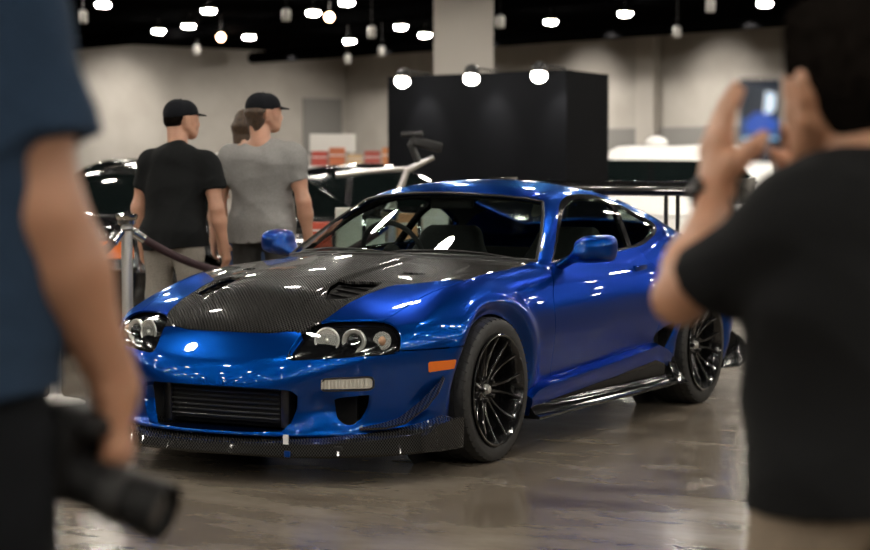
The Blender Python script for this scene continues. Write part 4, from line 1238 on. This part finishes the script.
scr('screen_column', [(.006, .010), (.024, .016), (.026, .046), (.010, .050)], E_('screen_column', (.6, .72, .85), 1.0))
y0, y1 = tow * .0055, tow * .0058
scr('screen_car', [(-.026, -.022), (.026, -.020), (.030, -.004), (.014, .012), (-.008, .014), (-.024, .0)], E_('screen_car', (.02, .07, .34), 1.0))
scr('screen_bar', [(-.030, -.034), (.030, -.034), (.030, -.030), (-.030, -.030)], E_('screen_bar', (.25, .5, .75), 1.0))
# camera in the left man's hand
cc = floor_frame(2.66, -.497, .938)
cx = unit(np.array([0, 0, -1.0]) - R_ * .30 + G_ * .05); cz = unit(R_ * .80 - G_ * .30 - np.array([0, 0, .42])); cz = unit(cz - cx * (cz @ cx)); cy = np.cross(cz, cx)
CM = Matrix(((cx[0], cy[0], cz[0], 0), (cx[1], cy[1], cz[1], 0), (cx[2], cy[2], cz[2], 0), (0, 0, 0, 1)))
co = empty('camera', cc); tag(co, 'black interchangeable-lens camera hanging from the hand of the man in navy', 'camera')
cb = MB(); cb.box((-.068, -.048, -.028), (.068, .046, .026), CM, .014); cb.box((-.066, -.046, .0), (-.030, .040, .052), CM, .016)
cb.build('camera_body', M['camera_black'], co)
MB().box((-.028, .036, -.030), (.030, .076, .030), CM, .016).build('viewfinder_hump', M['camera_black'], co)
P3 = lambda x, y, z: np.array(CM @ Vector((x, y, z)))
MB().lathe([(.036, .024), (.037, .040), (.034, .042), (.034, .070), (.037, .072), (.038, .112), (.035, .114), (.035, .122), (.040, .124), (.042, .165), (.039, .166), (.037, .150), (.001, .146)], P3(.028, -.004, 0), cz, 40).build('lens', M['camera_black'], co)
ln = [c for c in co.children if c.name.startswith('lens')][0]
MB().lathe([(.0385, .078), (.0392, .082), (.0392, .106), (.0385, .110)], P3(.028, -.004, 0), cz, 40).build('focus_ring', M['rubber'], ln)
MB().lathe([(.036, .149), (.030, .154), (.016, .157), (.001, .158)], P3(.028, -.004, 0), cz, 40).build('front_glass', M['gloss_black'], ln)
MB().lathe([(.014, .0), (.014, .010), (.011, .012), (.001, .012)], P3(-.048, .044, -.004), cy, 24).build('mode_dial', M['steel'], co)
MB().lathe([(.010, .0), (.009, .008), (.001, .009)], P3(-.050, .040, .030), cy, 20).build('shutter_button', M['steel'], co)
st = MB(); st.tube([P3(-.06, .0, -.030), P3(-.05, -.02, -.055), P3(.0, -.03, -.075), P3(.06, -.02, -.070), P3(.10, .0, -.045), P3(.068, .01, -.015)], .005, 8, .5); st.build('neck_strap', M['camera_black'], co)
# visitors behind the barrier
figure('man in a black t-shirt, black cap and stone trousers standing behind the rope', 12.1, -1.600, -.35, 1.732,
    ('skin_pale', (.52, .28, .19)), ('shirt', M['tee_black2']), M['stone'], M['hair_dark'],
    {'R': dict(curl=.4), 'L': dict(curl=.4)}, dict(h=.014, seed=21, lean=.085, wide=1.10, loose=.026, cap=M['cap'], head_turn=-.65, hem=.86, waist=1.0))
figure('man in a grey t-shirt and black cap standing beside the man in black', 12.5, -1.09, -.2, 1.785,
    ('skin_pale', (.52, .28, .19)), ('shirt', M['tee_grey']), M['charcoal'], M['hair_brown'],
    {'R': dict(curl=.4), 'L': dict(curl=.4)}, dict(h=.014, seed=33, wide=1.10, loose=.026, cap=M['cap'], head_turn=-.95, hair_len=.02, hem=.86, waist=1.0))
figure('woman with long brown hair and a white top, mostly hidden behind the man in grey', 13.3, -1.255, .15, 1.725,
    ('skin_fair', (.56, .33, .24)), ('shirt', M['white_cloth']), M['denim'], M['hair_brown'],
    {'R': dict(curl=.4), 'L': dict(curl=.4)}, dict(h=.016, seed=45, wide=.90, hair_len=.16, head_turn=-.4, hem=.88, waist=1.0))
ws_ = copy_tree(sl); ws_.location = floor_frame(24.5, 5.4, 3.9); ws_['label'] = 'unseen spotlight added to brighten the white car'; del ws_['group']
spot(floor_frame(24.5, 5.4, 3.85), floor_frame(30, 3.0, .9), 900, 60, .06)  # extra light added out of view to brighten the white car
# ---------------------------------------------------------------- things behind the blue coupe
def other_car(name, label, cat, paint, dist, side, turn, roof=1.40, suv=False, Lh=2.22):
    root = tag(empty(name, floor_frame(dist, side), YAW + turn), label, cat)
    if suv:
        top = hermite([-2.4, -2.1, -1.7, -.6, .3, .62, .75], [1.05, roof - .16, roof - .03, roof, roof - .03, roof - .10, roof - .16]); w0, wk, base = 1.02, -1.15, .98
        hd = hermite([-2.3, .8, 1.5, 2.0, 2.2, 2.4], [1.02, 1.02, .98, .88, .76, .5])
    else:
        top = hermite([-2.3, -1.8, -1.3, -.7, -.2, .2, .6], [.86, 1.0, roof - .16, roof - .02, roof, roof - .05, roof - .17]); w0, wk, base = .98, -2.0, .90
        hd = hermite([-2.4, -2.0, -1.0, .8, 1.5, 2.0, 2.2, 2.4], [.88, .95, .93, .93, .86, .74, .60, .4])
    sz_ = hermite([.1, .25, .5, .68, .85, 1.02], [.80, .85, .89, .88, .83, .76])
    def f(x, y, z):
        ya = np.abs(y)
        S = sz_(z) - .10 * np.clip(np.abs(x) - 1.5, 0, 9) ** 2
        a = rmax(ya - S, (z - hd(x) + .10 * ya * ya) * .95, .07)
        a = rmax(a, np.abs(x) - Lh + .25 * (ya / .88) ** 3, .08); a = rmax(a, .17 - z, .02)
        c = rmax((ya - .74 + .42 * (z - base)) * .92, (z - top(x) + .10 * ya * ya) * .9, .06)
        c = rmax(c, (x - (w0 + wk * (z - base) - .35 * ya * ya)) / math.sqrt(1 + wk * wk), .05)
        c = np.maximum(rmax(c, -Lh + .05 - x, .05), .6 - z)
        return rmin(a, c, .03)
    V, N, Q = polygonize(f, (-2.4, -.98, .1), (2.4, .98, roof + .08), .03, 1)
    P = (V, N, tris(Q)); ya = lambda X: np.abs(X[:, 1])
    wells = lambda X: np.maximum(np.minimum(np.hypot(X[:, 0] - 1.32, X[:, 2] - .33), np.hypot(X[:, 0] + 1.32, X[:, 2] - .33)) - .37, .5 - ya(X))
    _, P = take(P, wells)
    if suv: so = [(.95, 1.02, 1), (.45, roof - .27), (.1, roof - .23), (-1.6, roof - .25, 1), (-1.95, 1.06, 1), (-.5, 1.02)]
    else: so = [(.72, .93, 1), (.25, roof - .15), (-.1, roof - .09), (-.7, roof - .11), (-1.35, roof - .30), (-1.6, .97, 1), (-.5, .935)]
    so = spline_loop(so, 6)
    win, P = take(P, lambda X: np.maximum(poly_sd(so, X[:, 0], X[:, 2]), .40 - ya(X)))
    pil, win = take(win, lambda X: np.abs(X[:, 0] + .35) - .035)
    wsx, P = take(P, lambda X: np.maximum.reduce([ya(X) - .66 + .3 * (X[:, 2] - base), base + .03 - X[:, 2], X[:, 2] - roof + .12, .05 - X[:, 0]]))
    rw, P = take(P, lambda X: np.maximum.reduce([ya(X) - .58 + .25 * (X[:, 2] - base), base + .08 - X[:, 2], X[:, 2] - roof + .13, X[:, 0] + (1.75 if suv else .9)]))
    hl_, P = take(P, lambda X: np.maximum.reduce([np.abs(X[:, 2] - .68) - .055, .45 - ya(X), 1.75 - X[:, 0]]))
    tl, P = take(P, lambda X: np.maximum.reduce([np.abs(X[:, 2] - .74) - .06, .42 - ya(X), X[:, 0] + 1.92]))
    panel('car_body', P, paint, root, .02)
    for e in sides(win):
        panel('side_window', e, M['glass_dark'], root, 0)
    for e in sides(pil): panel('door_pillar', e, M['gloss_black'], root, 0)
    panel('windshield', wsx, M['glass_dark'], root, 0); panel('rear_window', rw, M['glass_dark'], root, 0)
    for e in sides(hl_): panel('headlight', e, M['lens'], root, .01)
    for e in sides(tl): panel('tail_lamp', e, M['amber'], root, .01)
    MB().box((-1.9, -.62, .18), (1.9, .62, .60)).build('floor_pan', M['void'], root, False)
    for x in (-.55, .25):
        for y in (-.36, .36): MB().box((x - .30, y - .24, .60), (x - .14, y + .24, 1.12), None, .06).build('seat', M['seat'], root)
    for x in (-1.32, 1.32):
        for y in (-1, 1):
            t = MB().lathe([(.20, -.2), (.30, -.2), (.325, -.17), (.325, -.03), (.30, 0), (.22, 0), (.20, -.02)], (x, y * .875, .325), (0, y, 0), 32, False).build('tyre', M['rubber'], root)
            w = MB(); w.lathe([(.21, -.03), (.225, 0), (.215, 0), (.20, -.03)], (x, y * .875, .325), (0, y, 0), 32, False)
            for i in range(5):
                a = 2 * math.pi * i / 5; w.tube([(x, y * .83, .325), (x + .2 * math.sin(a), y * .855, .325 + .2 * math.cos(a))], [.035, .022], 6)
            w.build('wheel', M['steel'], t)
    for y in (-1, 1):
        MB().box((.55, y * .93 - .09, base + .02), (.66, y * .93 + .09, base + .14), None, .04).build('door_mirror', paint, root)
    return root
M['glass_dark'] = mat('dark_car_glass', (.005, .008, .008), .04, 0, .3)
M['car_black'] = mat('black_car_paint', (.005, .005, .006), .15, 0, 1.0); M['car_white'] = mat('white_car_paint', (.92, .91, .89), .25, 0, 1.0)
other_car('parked_car', 'black saloon car parked behind the two men in caps', 'car', M['car_black'], 16.0, -1.60, -math.pi / 2 + .9, 1.40)
other_car('parked_car', 'black car further back at the left, by the foreground arm', 'car', M['car_black'], 23.8, -4.0, math.pi / 2 - .1, 1.42)
other_car('parked_car', 'dark car beyond the blue coupe roof, in front of the booth', 'car', M['car_black'], 20.6, -.40, -math.pi / 2 - .2, 1.36)
wc_ = other_car('parked_car', 'white car parked to the right of the black booth', 'car', M['car_white'], 30.2, 2.95, math.pi / 2 - .12, 1.66, True)
MB().sphere((-.42, 0, 1.69), .16, 20, 12, (1.15, 1.0, .75)).build('bright_spot_dome', M['car_white'], wc_)  # made-up white dome standing in for a bright spot above the roof
# barrier posts and rope
def post(d, s):
    r = empty('barrier_post', floor_frame(d, s))
    MB().lathe([(.001, 0), (.165, 0), (.165, .012), (.14, .022), (.05, .040), (.034, .060), (.034, .070), (.001, .07)], n=40).build('base', M['steel'], r)
    MB().lathe([(.032, .06), (.032, 1.01), (.001, 1.01)], n=28).build('pole', M['steel'], r)
    MB().lathe([(.032, .985), (.052, 1.0), (.052, 1.02), (.060, 1.03), (.064, 1.045), (.058, 1.057), (.001, 1.063)], n=28).build('cap', M['chrome'], r)
    MB().torus((0, 0, .965), (0, 0, 1), .040, .007, 28, 8).build('rope_ring', M['chrome'], r)
    return r
PS = [(11.3, -1.76), (11.0, -2.12), (12.35, -.28)]
for q, lb in zip(PS, ('polished steel barrier post holding the dark rope beside the man in the black t-shirt', 'steel barrier post half hidden behind the foreground arm', 'steel barrier post hidden beyond the blue coupe at the far end of the rope')):
    tag(post(*q), lb, 'barrier post')
def rope(p, q, sag, label):
    a, b = floor_frame(*p, .945), floor_frame(*q, .945)
    dv = unit((b - a) * (1, 1, 0)); a = a + dv * .05; b = b - dv * .05
    pts = []
    for i in range(25):
        t = i / 24; c = a + (b - a) * t; c = c - np.array([0, 0, sag * (1 - (2 * t - 1) ** 2)]); pts.append(c)
    c0 = pts[0].copy(); o = tag(empty('barrier_rope', c0), label, 'rope')
    MB().tube([p_ - c0 for p_ in pts], .024, 12).build('cord', M['rope'], o)
    for e, n_ in ((pts[0], pts[1]), (pts[-1], pts[-2])):
        d = unit(n_ - e); MB().tube([e - c0 - d * .018, e - c0 + d * .065], .029, 14).build('ferrule', M['chrome'], o)
M['rope'] = noisy(mat('velvet_rope', (.03, .012, .016), .7), 200, (.022, .010, .013), (.05, .02, .026), bump=.3)
rope(PS[0], PS[2], .27, 'dark maroon velvet rope sagging in front of the two men'); rope(PS[1], PS[0], .12, 'short dark rope between the two steel posts at the left')
# counter with boxes, banner
dt = tag(empty('display_table', floor_frame(29.5, -1.25), YAW - math.pi / 2), 'long white table with coloured boxes at the back of the hall', 'table')
MB().box((-.85, -.35, 1.30), (.75, .35, 1.34), None, .01).build('table_top', M['white_plastic'], dt)
for x in (-.8, .7):
    for y in (-.3, .3): MB().box((x - .02, y - .02, 0), (x + .02, y + .02, 1.30)).build('leg', M['satin_black'], dt)
tb = np.array([math.cos(YAW - math.pi / 2), math.sin(YAW - math.pi / 2), 0])
cols = [((.62, .58, .54), 'pale grey'), ((.45, .07, .05), 'dark red'), ((.55, .16, .07), 'orange-red'), ((.65, .45, .25), 'tan'), ((.42, .09, .07), 'brick red'), ((.60, .24, .10), 'orange')]
nm = ['leftmost', 'second from the left', 'third from the left', 'fourth from the left', 'fifth from the left', 'rightmost']
for i, (c, n_) in enumerate(cols):
    o = empty('box', floor_frame(29.5, -1.25, 1.34) + tb * (-.72 + .26 * i) - G_ * .1, YAW - math.pi / 2); h = .17 + .05 * (i % 3)
    MB().box((-.115, -.1, 0), (.115, .1, h), None, .008).build('carton', mat('carton_' + n_.replace(' ', '_'), c, .6), o); MB().box((-.116, -.101, h * .55), (.116, .101, h * .62)).build('tape', M['white_plastic'], o, False)
    tag(o, n_ + ' box on the table at the back, ' + nm[i], 'box', 'boxes on the back table')
bn = tag(empty('sign_board', floor_frame(31, -1.60), YAW - math.pi / 2), 'blank white board on two legs behind the boxes', 'board')
MB().box((-.36, -.015, 1.56), (.36, .015, 1.84), None, .006).build('board', mat('white_board', (.72, .70, .67), .6), bn)
for x in (-.3, .3): MB().box((x - .02, -.02, 0), (x + .02, .0, 1.58)).build('leg', M['steel'], bn)
lt = tag(empty('side_table', floor_frame(13.95, -.36), YAW - math.pi / 2 + .1), 'low white table with small things on it, seen through the windshield of the blue coupe', 'table')
MB().box((-.55, -.24, .70), (.50, .24, .735), None, .01).build('table_top', M['white_plastic'], lt)
for x in (-.5, .45):
    for y in (-.2, .2): MB().box((x - .018, y - .018, 0), (x + .018, y + .018, .70)).build('leg', M['steel'], lt)
tb2 = np.array([math.cos(YAW - math.pi / 2 + .1), math.sin(YAW - math.pi / 2 + .1), 0])
for x, c, h, w_, lb in ((-.44, (.60, .10, .06), .20, .07, 'small red carton at the left end of the low white table'), (-.25, (.66, .68, .62), .30, .09, 'white carton in the middle of the low white table'), (-.04, (.55, .60, .55), .22, .08, 'pale green carton on the low white table'), (.16, (.60, .30, .16), .26, .07, 'small orange carton on the low white table'), (.36, (.70, .70, .68), .32, .09, 'tall white carton at the right end of the low white table')):
    o = tag(empty('box', floor_frame(13.95, -.36, .735) + tb2 * x, YAW - math.pi / 2 + .1), lb, 'box')
    MB().box((-w_, -.07, 0), (w_, .07, h), None, .006).build('carton', mat('small_carton', c, .5), o); MB().box((-w_ - .001, -.071, h * .7), (w_ + .001, .071, h * .76)).build('tape', M['white_plastic'], o, False)
# gimbal arm on a stand in front of the booth
gs = tag(empty('camera_stand', floor_frame(15.6, -.33), YAW - math.pi / 2), 'silver stand with an angled arm and a small dark camera, in front of the booth', 'stand')
MB().lathe([(.001, 0), (.24, 0), (.24, .02), (.03, .05), (.028, 1.05), (.001, 1.05)], n=24).build('pole', M['steel'], gs)
MB().tube([(-.05, 0, .98), (.06, 0, 1.16), (.11, 0, 1.30), (.32, .0, 1.40)], [.035, .04, .04, .028], 10, .7).build('arm', M['steel'], gs)
MB().tube([(-.45, .05, 1.26), (-.2, .03, 1.29), (.10, 0, 1.31)], [.045, .04, .03], 8, .6).build('counter_arm', M['steel'], gs)
hd_ = MB(); hd_.box((.10, -.05, 1.46), (.34, .05, 1.54), Matrix.Rotation(.25, 4, 'Y') @ Matrix.Translation((-.33, 0, .02)), .02); hd_.tube([(.20, 0, 1.36), (.14, 0, 1.50), (.18, 0, 1.58)], .028, 8); hd_.box((.06, -.04, 1.56), (.24, .04, 1.60), None, .015)
hd_.build('camera_head', M['satin_black'], gs)
